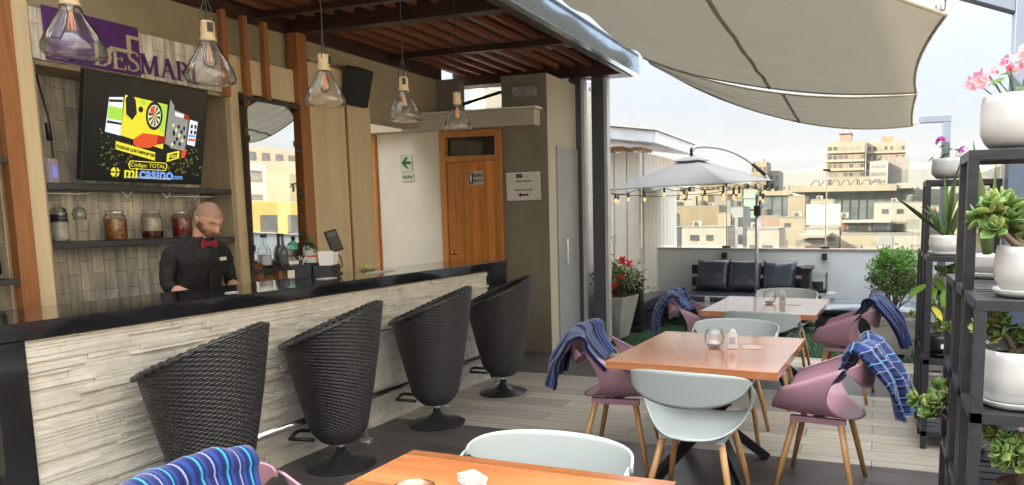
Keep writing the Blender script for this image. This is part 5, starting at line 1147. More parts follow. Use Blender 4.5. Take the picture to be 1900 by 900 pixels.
for k in range(26):
    p = Vector((R.uniform(-.08, .08), R.uniform(-.08, .08), .53)); d = rdir(R, .35, 1); L_ = R.uniform(.25, .45); pts = [p]; 
    if k < 3: L_ = (.95, .75, .62)[k]; d = (Vector((-.13, 0, 1)), Vector((-.05, .0, 1)), Vector((.75, -.1, .62)))[k].normalized()
    if k in (3, 4): L_ = .58; d = Vector((.62, -.1, .72 + .1 * (k - 3))).normalized()
    for q in range(7):
        p = p + d * L_ / 7; d = (d + rdir(R) * .12 + Vector((0, 0, -.05 if k > 4 else .0))).normalized(); pts.append(p)
        for _ in range(4 if k > 4 else 2):
            leaf(lv, p + rdir(R) * .02, rdir(R, -.6, .7), rdir(R, .2, 1), R.uniform(.035, .06), R.uniform(.02, .032), mi=R.choice((0, 0, 1)))
    st_.tube(pts, [.008, .007, .006, .005, .0045, .004, .003, .002], 5)
for k in range(900):
    d = rdir(R, -.35, 1); p = Vector((0, 0, .72)) + Vector((d.x * .25, d.y * .25, d.z * .24)) * R.uniform(.45, 1.08)
    leaf(lv, p, rdir(R, -.7, .6), rdir(R, .1, 1), R.uniform(.035, .06), R.uniform(.02, .034), mi=R.choice((0, 0, 0, 1)))
for c, n_, rr in (((.20, -.12, .98), 30, .07), ((.27, -.1, .93), 14, .05), ((.02, -.22, .80), 22, .06), ((-.03, -.2, .86), 10, .04), ((-.06, -.22, .72), 14, .05), ((.05, -.24, .62), 16, .05), ((.14, -.24, .68), 12, .04), ((-.12, 0, 1.36), 9, .03), ((-.10, 0, 1.18), 10, .035), ((-.1, -.02, 1.3), 4, .03), ((.20, -.2, .78), 9, .04)):
    for k in range(n_):
        p = Vector(c) + rdir(R) * rr * R.uniform(.2, 1)
        for q in range(3): leaf(fl, p, rdir(R, -.3, 1), rdir(R), R.uniform(.022, .036), R.uniform(.018, .028))
st_.build('stem', BARK, t); lv.build('foliage', LV, t, smooth=True, fix=False); fl.build('flowers', leafmat('red_bract', (.62, .03, .035), (.48, .05, .03), trans=.35), t, smooth=True, fix=False)
def shrub(label, loc, w, h, z0, R, n, planter='grey'):
    t = thing('shrub_planter', label, 'planter', loc)
    b = MB(); taper_box(b, w * .74, w * .92, .03, z0 * .82); taper_box(b, w * .955, w * .96, z0 * .822, z0 * .9); taper_box(b, w * .985, w, z0 * .902, z0); b.build('planter_body', CONC, t, bevel=.005)
    for sx in (-1, 1):
        for sy in (-1, 1): MB().box(sx * w * .6 - .03, sx * w * .6 + .03, sy * w * .6 - .03, sy * w * .6 + .03, 0, .03).build('foot', CONC, t)
    MB().box(-w * .9, w * .9, -w * .9, w * .9, z0 + .001, z0 + .006).build('soil', SOIL, t)
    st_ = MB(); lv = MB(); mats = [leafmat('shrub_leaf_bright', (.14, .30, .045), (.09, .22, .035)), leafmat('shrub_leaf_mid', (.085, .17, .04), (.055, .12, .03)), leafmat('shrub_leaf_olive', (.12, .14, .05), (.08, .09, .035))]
    tips = []
    for k in range(17):
        p = Vector((R.uniform(-.04, .04), R.uniform(-.04, .04), z0)); d = (rdir(R, .75, 1) + rdir(R) * .25).normalized(); pts = [p]
        for q in range(6): p = p + d * h * .11; d = (d + rdir(R) * .25 + Vector((d.x, d.y, 0)) * .12).normalized(); pts.append(p)
        st_.tube(pts, [.010, .009, .008, .006, .005, .004, .003], 5); tips += pts[3:]
    clumps = []
    for k in range(95):
        d = rdir(R, -.75, 1); e = Vector((d.x * w * 1.05, d.y * w * 1.0, d.z * h * .40)) * R.uniform(.55, 1.08); clumps.append(Vector((0, 0, z0 + h * .58)) + e)
    for c in clumps:
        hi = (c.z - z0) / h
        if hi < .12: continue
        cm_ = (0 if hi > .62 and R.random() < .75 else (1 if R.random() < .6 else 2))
        st_.tube([R.choice(tips), c], [.004, .002], 4)
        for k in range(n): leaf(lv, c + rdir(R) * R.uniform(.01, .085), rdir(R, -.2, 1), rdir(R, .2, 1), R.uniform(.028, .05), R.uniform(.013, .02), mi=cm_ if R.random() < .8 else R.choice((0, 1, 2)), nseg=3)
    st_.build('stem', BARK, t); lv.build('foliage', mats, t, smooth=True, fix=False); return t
shrub('grey square planter with a rounded bright green shrub, left of the plant racks', (.18, 8.18, .012), .255, .74, .43, random.Random(31), 42)
t = thing('shrub_planter', 'second grey planter half hidden behind the plant rack', 'planter', (.62, 7.55, .012)); b = MB(); taper_box(b, .15, .20, 0, .42); b.build('planter_body', CONC, t, bevel=.005); MB().box(-.18, .18, -.18, .18, .421, .427).build('soil', SOIL, t); jade(t, random.Random(8), (0, 0, .42), .5, 20, .06)

# ------------------------------------------------------------------ plant racks
def rack(label, x0, mods, w, shelves):
    t = thing('plant_rack', label, 'plant rack', (x0, mods[0][0], 0), group='stepped black plant racks'); s = .036
    for i, (ya, yb, H_) in enumerate(mods):
        ya -= mods[0][0]; yb -= mods[0][0]
        for xx in (0, w):
            for yy in (ya, yb): MB().box(xx, xx + s, yy, yy + s, 0, H_ - s - .001).build('post', RACKM, t, bevel=.0015)
        for z in [H_] + [q for q in shelves if q < H_ - .1]:
            b = MB(); b.box(0, w + s, ya, ya + s - .0012, z - s, z); b.box(0, w + s, yb + .0012, yb + s, z - s, z); b.box(.0012, s, ya + s, yb, z - s, z); b.box(w, w + s - .0012, ya + s, yb, z - s, z)
            for k in range(3): b.box(s + .001, w - .001, ya + s + .012 + k * (yb - ya - s) / 3, ya + s + (k + 1) * (yb - ya - s) / 3 - .004, z - .014, z - .003)
            b.build('shelf', RACKM, t, bevel=.0015)
    return t
rack('black stepped steel plant rack nearest the camera at the right edge', .30, [(2.50, 2.79, 1.27), (2.855, 3.13, 1.77), (3.20, 3.50, 1.27)], .44, (.10, .52, .90, 1.27))
rack('black stepped steel plant rack farther away, reaching the turf', .30, [(4.93, 5.26, 1.27), (5.36, 5.66, 1.77), (5.74, 6.02, 1.27)], .44, (.12, .60, 1.27))
WP = WHITEC
def potted(label, x, y, z, r, h, oval=1.0, m=None, saucer=True): 
    t = thing('potted_plant', label, 'potted plant', (x, y, z + .001)); pot(t, r, h, m or WP, 0, saucer, oval); return t
t = potted('glossy white pot of jade plant on the upper step of the nearer rack', .47, 2.66, 1.27, .10, .165); jade(t, random.Random(41), (0, 0, .15), .20, 20, .062, (-.25, 0))
t = potted('glossy white pot of jade plant on the middle shelf of the nearer rack', .45, 2.66, .90, .115, .19); jade(t, random.Random(42), (0, 0, .17), .16, 16, .055, (-.1, 0))
t = thing('potted_plant', 'large jade plant with a thick trunk at the foot of the nearer rack', 'potted plant', (.50, 2.66, .521)); pot(t, .10, .10, mat('terracotta_dark', (.10, .06, .045), rough=.8)); MB().tube([(0, 0, .08), (-.01, 0, .16), (0, .01, .25)], [.035, .028, .02], 10).build('trunk', BARK, t, smooth=True); jade(t, random.Random(43), (0, 0, .19), .17, 30, .052, (-.3, -.1))
t = potted('big oval white planter with pink geranium flowers on top of the nearer rack', .465, 3.0, 1.77, .125, .20, .95, None, False)
R = random.Random(51); GER = [leafmat('geranium_leaf', (.13, .25, .06), (.08, .18, .04))]
def geranium(t, R, z, n, fc, head, Ls=.06):
    lv = MB(); st_ = MB(); fl = MB()
    for k in range(n):
        d = rdir(R, .1, .9); p0 = Vector((R.uniform(-.03, .03), R.uniform(-.03, .03), z)); p1 = p0 + d * R.uniform(.06, .14); st_.tube([p0, p1], [.003, .002], 5)
        for q in range(7): a = q * 2 * PI / 7; up = (d + Vector((0, 0, .8))).normalized(); t1 = up.orthogonal().normalized(); leaf(lv, p1, t1 * math.cos(a) + up.cross(t1) * math.sin(a), up, Ls * .5, Ls * .36, curl=.1, nseg=3)
    for c, r_, k_ in head:
        c = Vector(c); st_.tube([(c.x * .3, c.y * .3, z), c * .98 + Vector((0, 0, -.0))], [.003, .002], 5)
        for k in range(k_):
            d = rdir(R, -.3, 1); p = c + d * r_ * .8; t1 = d.orthogonal().normalized(); mi_ = R.choice((0, 1, 1))
            for q in range(5): a = q * 2 * PI / 5 + R.random(); leaf(fl, p, t1 * math.cos(a) + d.cross(t1) * math.sin(a) + d * .3, d, r_ * .55, r_ * .42, curl=-.1, nseg=3, mi=mi_)
    st_.build('stem', leafmat('green_stem', (.14, .2, .07), (.1, .15, .05)), t); lv.build('foliage', GER[0], t, smooth=True, fix=False); fl.build('flowers', fc, t, smooth=True, fix=False)
geranium(t, R, .17, 14, [leafmat('pink_petal', (.72, .16, .27), (.62, .08, .18), trans=.3), leafmat('pale_petal', (.80, .50, .52), (.75, .30, .38), trans=.3)], [((-.13, -.02, .25), .042, 12), ((-.10, -.04, .28), .03, 7), ((-.03, -.04, .30), .042, 12), ((.03, -.03, .34), .04, 10)])
t = potted('white pot of tall snake plant on the middle step of the farther rack', .42, 5.08, 1.27, .105, .13)
R = random.Random(61); lv = MB(); SN = leafmat('snake_leaf', (.13, .20, .07), (.07, .12, .045), .35)
def blade(b, p, d, L_, w, R, mi=0):
    d = Vector(d).normalized(); tw = R.uniform(0, PI); s = d.orthogonal().normalized(); s = (s * math.cos(tw) + d.cross(s) * math.sin(tw)); vs = []; n_ = 9; p = Vector(p); q = p.copy(); dd = d.copy()
    for i in range(n_ + 1):
        t_ = i / n_; ww = w * (.55 + .45 * math.sin(PI * min(1, t_ * 1.25))) * (1 - t_ ** 5); f = dd.cross(s).normalized(); s2 = (s * math.cos(t_ * .6) + f * math.sin(t_ * .6)); vs += [q - s2 * ww / 2 + f * ww * .18, q, q + s2 * ww / 2 + f * ww * .18]; q = q + dd * L_ / n_; dd = (dd + Vector((d.x, d.y, -.12)) * .05).normalized()
    b.add(vs, [(i * 3 + a, i * 3 + a + 1, i * 3 + a + 4, i * 3 + a + 3) for i in range(n_) for a in (0, 1)], mi)
for d, L_, w in (((-.05, 0, 1), .40, .055), ((.12, .1, 1), .44, .055), ((-.75, -.1, .75), .42, .05), ((-.4, .1, .9), .24, .045), ((.3, -.1, 1), .36, .05), ((-.25, -.2, .8), .22, .045), ((.05, -.2, 1), .30, .05), ((-.55, .2, .7), .28, .04), ((.5, .0, .9), .26, .045), ((.15, 0, 1), .50, .05), ((.25, .2, 1), .42, .05)): blade(lv, (R.uniform(-.03, .03), R.uniform(-.03, .03), .12), d, L_, w, R)
lv.build('foliage', SN, t, smooth=True, solid=.003, fix=False)
t = potted('white pot with a violet flower on top of the farther rack', .46, 5.53, 1.77, .12, .15, 1, None, False)
geranium(t, random.Random(62), .13, 10, [leafmat('violet_petal', (.50, .09, .42), (.42, .05, .34), trans=.3), leafmat('violet_petal2', (.55, .16, .48), (.45, .08, .4), trans=.3)], [((-.06, 0, .27), .035, 12), ((.08, -.05, .20), .03, 7)], .05)
t = potted('white pot of small jade under the middle step of the farther rack', .47, 5.45, 1.00, .10, .11); jade(t, random.Random(63), (0, 0, .1), .13, 14, .04)
MB().box(-.13, .13, -.12, .12, -.02, -.001).build('shelf_board', RACKM, t)
t = thing('potted_plant', 'black pot with broad lime and yellow leaves low on the farther rack', 'potted plant', (.42, 5.10, .601)); pot(t, .10, .14, BLACK)
MB().box(-.012, .012, -.104, -.101, .06, .09).build('sticker', PAPER, t); R = random.Random(64)
lv = MB(); st_ = MB()
for d, L_, w, mi_, q in (((-.8, -.1, -.55), .15, .075, 0, (-.10, 0, .47)), ((-.5, -.4, -.9), .13, .07, 0, (-.05, 0, .45)), ((.05, -.2, -1), .13, .06, 0, (.0, -.03, .44)), ((.6, 0, -.5), .14, .065, 0, (.06, 0, .46)), ((.3, -.3, .4), .13, .06, 0, (.04, 0, .44)), ((.7, -.2, -.9), .15, .065, 0, (.09, .0, .42)), ((.55, -.5, -.7), .12, .055, 1, (-.07, -.05, .33)), ((-.3, .3, .6), .12, .06, 0, (0, .03, .42))):
    st_.tube([(0, 0, .12), (q[0] * .4, q[1] * .4, .32), q], [.005, .004, .003], 6); leaf(lv, q, d, (0, -.3, 1), L_, w, mi=mi_, curl=.1, nseg=6, round_=.85)
st_.build('stem', BARK, t); lv.build('foliage', [leafmat('lime_leaf', (.26, .44, .05), (.18, .34, .04)), leafmat('yellow_leaf', (.62, .55, .06), (.55, .42, .04))], t, smooth=True, solid=.0015, fix=False)
t = thing('potted_plant', 'small jade sprig hanging out low on the side of the nearer rack', 'potted plant', (.40, 3.35, .525)); pot(t, .07, .09, WP); jade(t, random.Random(65), (-.03, 0, .10), .20, 20, .058, (-.55, -.2))
t = thing('potted_plant', 'small jade plant reaching out below the upper side step of the nearer rack', 'potted plant', (.42, 3.35, .905)); pot(t, .08, .11, WP); jade(t, random.Random(66), (0, 0, .1), .13, 10, .04, (-.7, 0))
t = thing('potted_plant', 'dark green jade plant on the far step of the nearer rack', 'potted plant', (.52, 3.35, 1.271)); pot(t, .08, .1, WP); jade(t, random.Random(67), (0, 0, .1), .12, 8, .04)
t = thing('potted_plant', 'tall narrow snake plant behind the big white planter', 'potted plant', (.40, 3.36, 1.385)); 
t.location = (.44, 3.36, 1.271); pot(t, .07, .1, WP); lv = MB(); R = random.Random(68)
for d, L_ in (((-.12, 0, 1), .50), ((.05, .1, 1), .42)): blade(lv, (0, 0, .08), d, L_, .05, R)
lv.build('foliage', SN, t, smooth=True, solid=.003, fix=False)

# ------------------------------------------------------------------ shade sails and their posts
SAILM = mat('sail_canvas', (.155, .136, .108), (.118, .104, .084), scale=1.6, detail=10, lo=.25, hi=.75, rough=.95, bump=.15, bscale=150)
def sail_mat():
    m = SAILM; nt = m.node_tree; b = nt.nodes['Principled BSDF']; out = nt.nodes['Material Output']
    tl = N(nt, 'ShaderNodeBsdfTranslucent', Color=(.19, .175, .14, 1)); mx = N(nt, 'ShaderNodeMixShader'); mx.inputs[0].default_value = .32
    nt.links.new(b.outputs[0], mx.inputs[1]); nt.links.new(tl.outputs[0], mx.inputs[2]); nt.links.new(mx.outputs[0], out.inputs[0])
sail_mat()
def sail(label, c, sagx, sagn, sagf, cr_=None, crease=0):
    """c = left-near, right-near, right-far, left-far"""
    c = [Vector(p) for p in c]
    def fn(u, v):
        near = c[0].lerp(c[1], u); far = c[3].lerp(c[2], u); p = near.lerp(far, v)
        p = p + Vector((0, 0, -(sagn * (1 - v) + sagf * v) * 4 * u * (1 - u)))
        p.x -= .12 * 4 * v * (1 - v) * u ** 3 * sagx
        p.z += .026 * math.sin(v * 34 + u * 3 + 2 * mnoise.noise(Vector((v * 4, u * 2, 1)))) * (1 - u) ** 1.0 * (v > .0) * v + .01 * math.sin(v * 60 + u * 9) * v * (1 - u)
        return tuple(p)
    t = thing('shade_sail', label, 'shade sail', tuple(c[2]), group='cream shade sails over the terrace')
    b = MB(); b.grid(lambda u, v: tuple(Vector(fn(u, v)) - c[2]), 60, 48); b.build('canvas', SAILM, t, smooth=True, fix=False)
    for q in (cr_ or []):
        MB().tube([Vector(fn(q, v / 30)) - c[2] + Vector((0, 0, -.004)) for v in range(31)], .016, 6).build('seam', mat('seam_tape', (.20, .18, .155), rough=.9), t)
    for pts in ([fn(u / 40, 1) for u in range(41)], [fn(u / 40, 0) for u in range(41)], [fn(1, v / 20) for v in range(21)]):
        MB().tube([Vector(p) - c[2] for p in pts], .013, 6).build('hem', mat('hem_tape', (.36, .34, .29), rough=.9), t, smooth=True)
    return t, fn
S1, f1 = sail('large cream shade sail with a dark seam, over the dining tables', [(-2.62, 1.0, 3.52), (.36, 5.0, 2.77), (.295, 7.25, 2.65), (-2.62, 8.05, 3.34)], .6, .14, .13, [.52])
S2, f2 = sail('narrow cream shade sail hanging beyond the large one', [(-2.60, 8.08, 3.34), (.30, 7.35, 2.65), (.355, 9.5, 2.60), (-2.58, 8.22, 3.32)], .15, .17, .27, [.56])
t = thing('sail_post', 'tall blue-grey steel post with a cantilever bracket at the upper right', 'post', (.84, 5.2, 0)); MB().box(-.07, .07, -.07, .07, 0, 3.2).build('shaft', BLUEST, t, bevel=.004)
MB().prism([(-.43, 2.93), (-.07, 2.79), (-.07, 3.02), (-.43, 3.06)], -.05, .05, 'XZ').build('bracket', BLUEST, t, bevel=.004)
b = MB(); b.tube([(-.42, 0, 2.95), (-.50, 0, 2.90)], .012, 8); b.lathe([(0, -.03), (.03, -.03), (.035, 0), (.03, .03), (0, .03)], 14, (-.50, 0, 2.88)); b.build('turnbuckle', STEEL, t)
t = thing('sail_post', 'blue-grey steel post with a short arm holding the farther sail corner', 'post', (.74, 9.5, 0)); MB().box(-.045, .045, -.045, .045, 0, 2.62).build('shaft', BLUEST, t, bevel=.004)
MB().box(-.30, .045, -.045, .045, 2.623, 2.70).build('arm', BLUEST, t, bevel=.004); MB().tube([(-.30, 0, 2.66), (-.36, 0, 2.61), (-.385, 0, 2.61), (-.35, 0, 2.66), (-.30, 0, 2.67)], .006, 6).build('shackle', STEEL, t, smooth=True)

# ------------------------------------------------------------------ the city beyond
GZ = -24
gm = mat('city_ground_asphalt', (.06, .058, .055), (.09, .085, .08), scale=.05, rough=.9)
b = MB(); b.box(-3500, 3500, -1500, 5200, GZ - 1, GZ); o = b.build('city_ground', gm, kind='structure')
CW = {k: mat('render_' + k, tuple(x * .42 for x in c), tuple(x * .33 for x in c), scale=.35, rough=.85, detail=9, lo=.35, hi=.75) for k, c in dict(cream=(.60, .52, .38), white=(.66, .62, .55), sand=(.46, .37, .24), orange=(.52, .22, .10), grey=(.40, .38, .35), ochre=(.45, .34, .17), bluegrey=(.52, .54, .56), beige=(.55, .46, .34), pinkish=(.55, .38, .30), red=(.42, .13, .08), dgrey=(.20, .19, .18), greygreen=(.34, .39, .34)).items()}
WIN = mat('city_window', (.05, .055, .06), (.08, .085, .09), scale=1, rough=.2); CURT = mat('curtained_window', (.20, .19, .17), (.12, .11, .10), scale=2, rough=.4)
GLB = mat('city_curtain_wall', (.06, .075, .08), (.14, .16, .16), scale=.4, rough=.12, detail=3); GGB = mat('green_curtain_wall', (.16, .24, .22), (.26, .34, .30), scale=.5, rough=.15)
rc = random.Random(77)
def bld(label, px0, px1, py, Y, col, d=12, rows=0, cols=0, wz=.5, ww=.6, wm=None, y1=None, top=0, parts=None, wtop=1.0, roofstuff=True, z0=None, vis=None, group=None):
    """box building: its width and top measured on the photograph at the surveyed depth Y"""
    a, c = at(px0, py, Y), at(px1, py, Y); x0, x1, zt = a.x, c.x, (a.z + c.z) / 2; z0 = GZ if z0 is None else z0
    d = min(d, .045 * Y + 1)
    t = thing('building', label, 'building', ((x0 + x1) / 2, Y, z0)); w = x1 - x0; H_ = zt - z0
    MB().box(-w / 2, w / 2, 0, d, 0, H_).build('wall', CW[col] if isinstance(col, str) else col, t)
    MB().box(-w / 2 + .03, w / 2 - .03, .03, d - .03, H_ + .003, H_ + .14).build('roof', CW['grey'], t)
    if rows:
        zb = (at(px0, vis or 470, Y).z) - z0; fh = 3.0 if Y > 60 else 2.9; me = None; fh = max(2.6, (H_ - zb) / rows)
        for r_ in range(rows):
            for q in range(cols):
                if rc.random() < .06: continue
                cw = w / cols; x = -w / 2 + cw * (q + .5); z = H_ - .7 - fh * (r_ + .5)
                if z < .5: continue
                o = MB().box(-cw * ww / 2, cw * ww / 2, -.06, -.004, -fh * wz / 2, fh * wz / 2).build('window', rc.choice((WIN, WIN, CURT)) if wm is None else wm, t, loc=(x, 0, z)) if me is None else None
                if me is None: me = [o.data]
                else:
                    o = bpy.data.objects.new('window', me[0]); C.objects.link(o); o.parent = t; o.location = (x, 0, z)
    if roofstuff and w > 4:
        for k in range(rc.randint(1, 3)):
            bw = rc.uniform(.08, .2) * w; x = rc.uniform(-w / 2 + bw, w / 2 - bw); MB().box(x - bw / 2, x + bw / 2, d * .2, d * .5, H_ + .255, H_ + rc.uniform(.9, 2.2)).build('roof_hut', CW[rc.choice(('cream', 'grey', 'white', 'beige'))], t)
    return t, w, H_
def strips(t, w, H_, n, zs, hh, m, x0=-1, x1=1, name='window', d0=-.08):
    for i in range(n): MB().box(w / 2 * x0, w / 2 * x1, d0, -.004, H_ - zs * (i + .62) - hh / 2, H_ - zs * (i + .62) + hh / 2).build(name, m, t)
# hills far away
R = random.Random(9); b = MB(); n = 90; hm = mat('far_hill', (.115, .10, .082), (.09, .08, .066), scale=.003, rough=1)
pts = []
for i in range(n + 1):
    px = 900 + 1400 * i / n; prof = 356
    for cx_, h_, s_ in ((1560, 44, 190), (1880, 58, 220), (1300, 24, 120)): prof -= h_ * math.exp(-((px - cx_) / s_) ** 2)
    prof += 2.0 * mnoise.noise(Vector((px * .02, 0, 3))) ; pts.append(at(px, prof, 3200))
b.grid(lambda u, v: (lambda p: (p.x * (1 - .10 * (1 - v)), 3200 - (1 - v) * 500 + 0, GZ + (p.z - GZ) * v ** 1.1))(pts[int(round(u * n))]), n, 14)
b.grid(lambda u, v: (lambda p: (p.x, 3200 + v * 600, p.z - 60 * v))(pts[int(round(u * n))]), n, 2)
o = b.build('hills', hm, smooth=True, kind='structure')
# tall tower blocks
t, w, H_ = bld('tall cream tower block with two masts, left half of the far tower pair', 1534, 1605, 263, 240, 'beige', 14, roofstuff=False)
for i in range(9):
    z = H_ - 2.6 - i * 2.75
    for q in range(7):
        if (i, q) in ((0, 6), (3, 2)): continue
        MB().box(-w / 2 + .4 + q * w / 7, -w / 2 + (q + 1) * w / 7 - .05, -.1, -.01, z, z + 1.1).build('window', rc.choice((CURT, WIN, CW['dgrey'])), t)
    MB().box(-w / 2, w / 2, -.7, -.01, z - .95, z - .45).build('balcony_slab', CW['cream'], t)
MB().box(-w * .17, w * .14, 1, 8, H_ + .26, H_ + 2.6).build('penthouse', CW['pinkish'], t); MB().box(-w * .19, w * .16, .5, 8.5, H_ + 2.61, H_ + 2.85).build('penthouse_roof', CW['grey'], t)
for x in (-w * .12, w * .10): MB().tube([(x, 4, H_ + 2.8), (x, 4, H_ + 6.6)], .07, 6).build('mast', CW['grey'], t); 
b = MB(); [b.bar((-w * .12, 4, H_ + 3 + k * .6), (-w * .09, 4, H_ + 3.4 + k * .6), .07) for k in range(6)]; b.tube([(-w * .09, 4, H_ + 2.8), (-w * .09, 4, H_ + 6.2)], .06, 6); b.build('mast_lattice', CW['grey'], t)
t, w, H_ = bld('tall cream tower block with a square rooftop tank, right half of the pair', 1608, 1681, 263, 243, 'beige', 14, roofstuff=False)
for i in range(5):
    z = H_ - 2.6 - i * 2.9
    for q in range(7): MB().box(-w / 2 + .4 + q * w / 7, -w / 2 + (q + 1) * w / 7 - .4, -.1, -.01, z, z + 1.2).build('window', rc.choice((CURT, WIN, CW['dgrey'])), t)
    MB().box(-w / 2, w / 2, -.7, -.01, z - .95, z - .45).build('balcony_slab', CW['cream'], t)
MB().box(-w * .12, w * .2, 2, 9, H_ + .26, H_ + 1.9).build('tank_room', CW['sand'], t)
bld('plain grey concrete block standing before the right tower', 1649, 1687, 292, 225, 'grey', 10, roofstuff=False)
t, w, H_ = bld('white block with long window bands before the right tower', 1614, 1648, 300, 222, 'white', 10, roofstuff=False); strips(t, w, H_, 5, 2.15, .8, CURT, -.9, .75)
# distant low roofs between the tower and the umbrella
for k, (a_, c_, y_, Y_, col) in enumerate(((1190, 1236, 352, 300, 'cream'), (1232, 1262, 348, 330, 'beige'), (1262, 1300, 356, 290, 'white'), (1382, 1420, 342, 260, 'beige'), (1444, 1475, 352, 300, 'cream'), (1472, 1500, 358, 260, 'white'), (1690, 1745, 352, 260, 'cream'), (1742, 1790, 344, 300, 'white'), (1150, 1196, 344, 320, 'beige'), (1795, 1850, 350, 280, 'sand'), (1850, 1920, 340, 260, 'cream'))):
    bld(('distant low %s block seen below the umbrella canopy, %s' % (col, ('next to the hut', 'left of centre', 'near the umbrella middle')[k])) if k < 3 else ('distant low %s block, %s' % (col, ('', '', '', 'just right of the umbrella ribs', 'right of the umbrella corner', 'between the umbrella corner and the long roof', 'right of the grey concrete block', 'behind the farther plant rack', 'behind the boarded hut', 'behind the nearer plant rack', 'beyond the right edge')[k])), a_, c_, y_, Y_, col, 14, 3, 5)
t, w, H_ = bld('tall beige tower peeking out right of the umbrella arm', 1394, 1422, 301, 200, 'sand', 9, 6, 4, vis=345)
t, w, H_ = bld('grey block attached beside the beige tower by the umbrella arm', 1420, 1446, 318, 205, 'grey', 9, 4, 3, vis=345)
t, w, H_ = bld('cream rooftop block with small dark windows at the foot of the left tower', 1543, 1590, 332, 180, 'cream', 10, 1, 3, roofstuff=False); t, w, H_ = bld('small cream roof block with dark openings before the towers', 1592, 1615, 328, 178, 'cream', 8, 1, 2, roofstuff=False)
# ochre striped flats and neighbours (behind the umbrella)
t, w, H_ = bld('ochre block of flats with long balcony stripes behind the string lights', 1298, 1380, 343, 120, 'ochre', 14, roofstuff=False)
for i in range(6):
    MB().box(-w / 2, w / 2 * .9, -.5, -.01, H_ - 1.6 - i * 1.5, H_ - .9 - i * 1.5).build('balcony_band', CW['cream'], t); 
    for q in range(8): MB().box(-w / 2 + .3 + q * w / 8.4, -w / 2 + (q + .8) * w / 8.4, -.04, -.006, H_ - .85 - i * 1.5, H_ - .25 - i * 1.5).build('window', WIN, t)
bld('brick-brown block among the ochre flats', 1322, 1347, 364, 110, 'pinkish', 6, 0, 0, roofstuff=False)
bld('orange rooftop box at the left, below the umbrella', 1232, 1247, 366, 150, 'orange', 6, 0, 0, roofstuff=False)
bld('long beige roofline block at the far left beside the hut', 1192, 1252, 376, 110, 'grey', 12, 1, 7, vis=400); bld('white rooftop block behind the umbrella fringe', 1250, 1292, 372, 130, 'white', 10, 1, 4, vis=400)
t, w, H_ = bld('cream parapet block with dark openings, left of the orange wall', 1194, 1243, 386, 85, 'sand', 10, 2, 5, .5, .7, vis=420, roofstuff=False)
bld('orange-painted side wall next to the big tan wall', 1240, 1255, 386, 70, 'orange', 8, 4, 1, .3, .3, vis=440, roofstuff=False)
t, w, H_ = bld('big windowless tan wall building below the umbrella', 1253, 1334, 384, 68, 'sand', 12, roofstuff=False)
for k in range(3): MB().box(w * (.02 + .14 * k) - w * .2, w * (.12 + .14 * k) - w * .2, 1, 4, H_ + .26, H_ + 1.1).build('roof_hut', CW['cream'], t)
bld('small grey-green roof hut cluster right of the tan wall', 1330, 1356, 374, 80, 'greygreen', 8, 2, 3, vis=395)
bld('cream and pink block right of the tan wall', 1332, 1358, 397, 62, 'cream', 8, 0, 0, roofstuff=False)
bld('cream box block left with a flat roof above the pale blue house', 1204, 1241, 400, 58, 'cream', 8, 1, 3, vis=430, roofstuff=False)
bld('pale grey house at the far left above the parapet', 1188, 1240, 414, 52, 'bluegrey', 9, 2, 4, .4, .35, vis=462, roofstuff=False)
bld('plain pale blue-grey low house left of the white warehouse', 1192, 1256, 426, 42, 'bluegrey', 8, 0, 0, roofstuff=False)
bld('wide white warehouse wall above the parapet', 1265, 1347, 424, 40, 'white', 10, 0, 0, roofstuff=False)
t, w, H_ = bld('slim white tower with small square windows, left of the green glass building', 1356, 1379, 386, 62, 'bluegrey', 9, roofstuff=False)
for i in range(5):
    for x in (-.38, .1, .32): MB().box(w * x, w * (x + .14), -.06, -.005, H_ - 1.6 - i * 1.5, H_ - .8 - i * 1.5).build('window', WIN, t)
t, w, H_ = bld('green glass building behind the umbrella pole', 1377, 1402, 352, 75, GGB, 9, roofstuff=False)
for i in range(9): MB().box(-w / 2, w / 2, -.1, -.008, H_ - .9 - i * 1.1, H_ - .78 - i * 1.1).build('floor_band', CW['white'], t)
MB().box(-w * .55, -w * .5, -.15, 0, 0, H_ + .3).build('corner_mullion', CW['cream'], t)
t, w, H_ = bld('dark glass office block right of the umbrella pole', 1400, 1463, 362, 90, GLB, 12, roofstuff=False)
for x in (-.3, 0, .3): MB().box(w * x - .06, w * x + .06, -.1, -.006, 0, H_).build('mullion', CW['dgrey'], t)
MB().box(-w * .52, w * .52, -.3, 0, H_ - .05, H_ + .5).build('cornice', CW['cream'], t)
t, w, H_ = bld('tan blank stair tower between the two dark glass blocks', 1462, 1494, 366, 72, 'beige', 8, roofstuff=False)
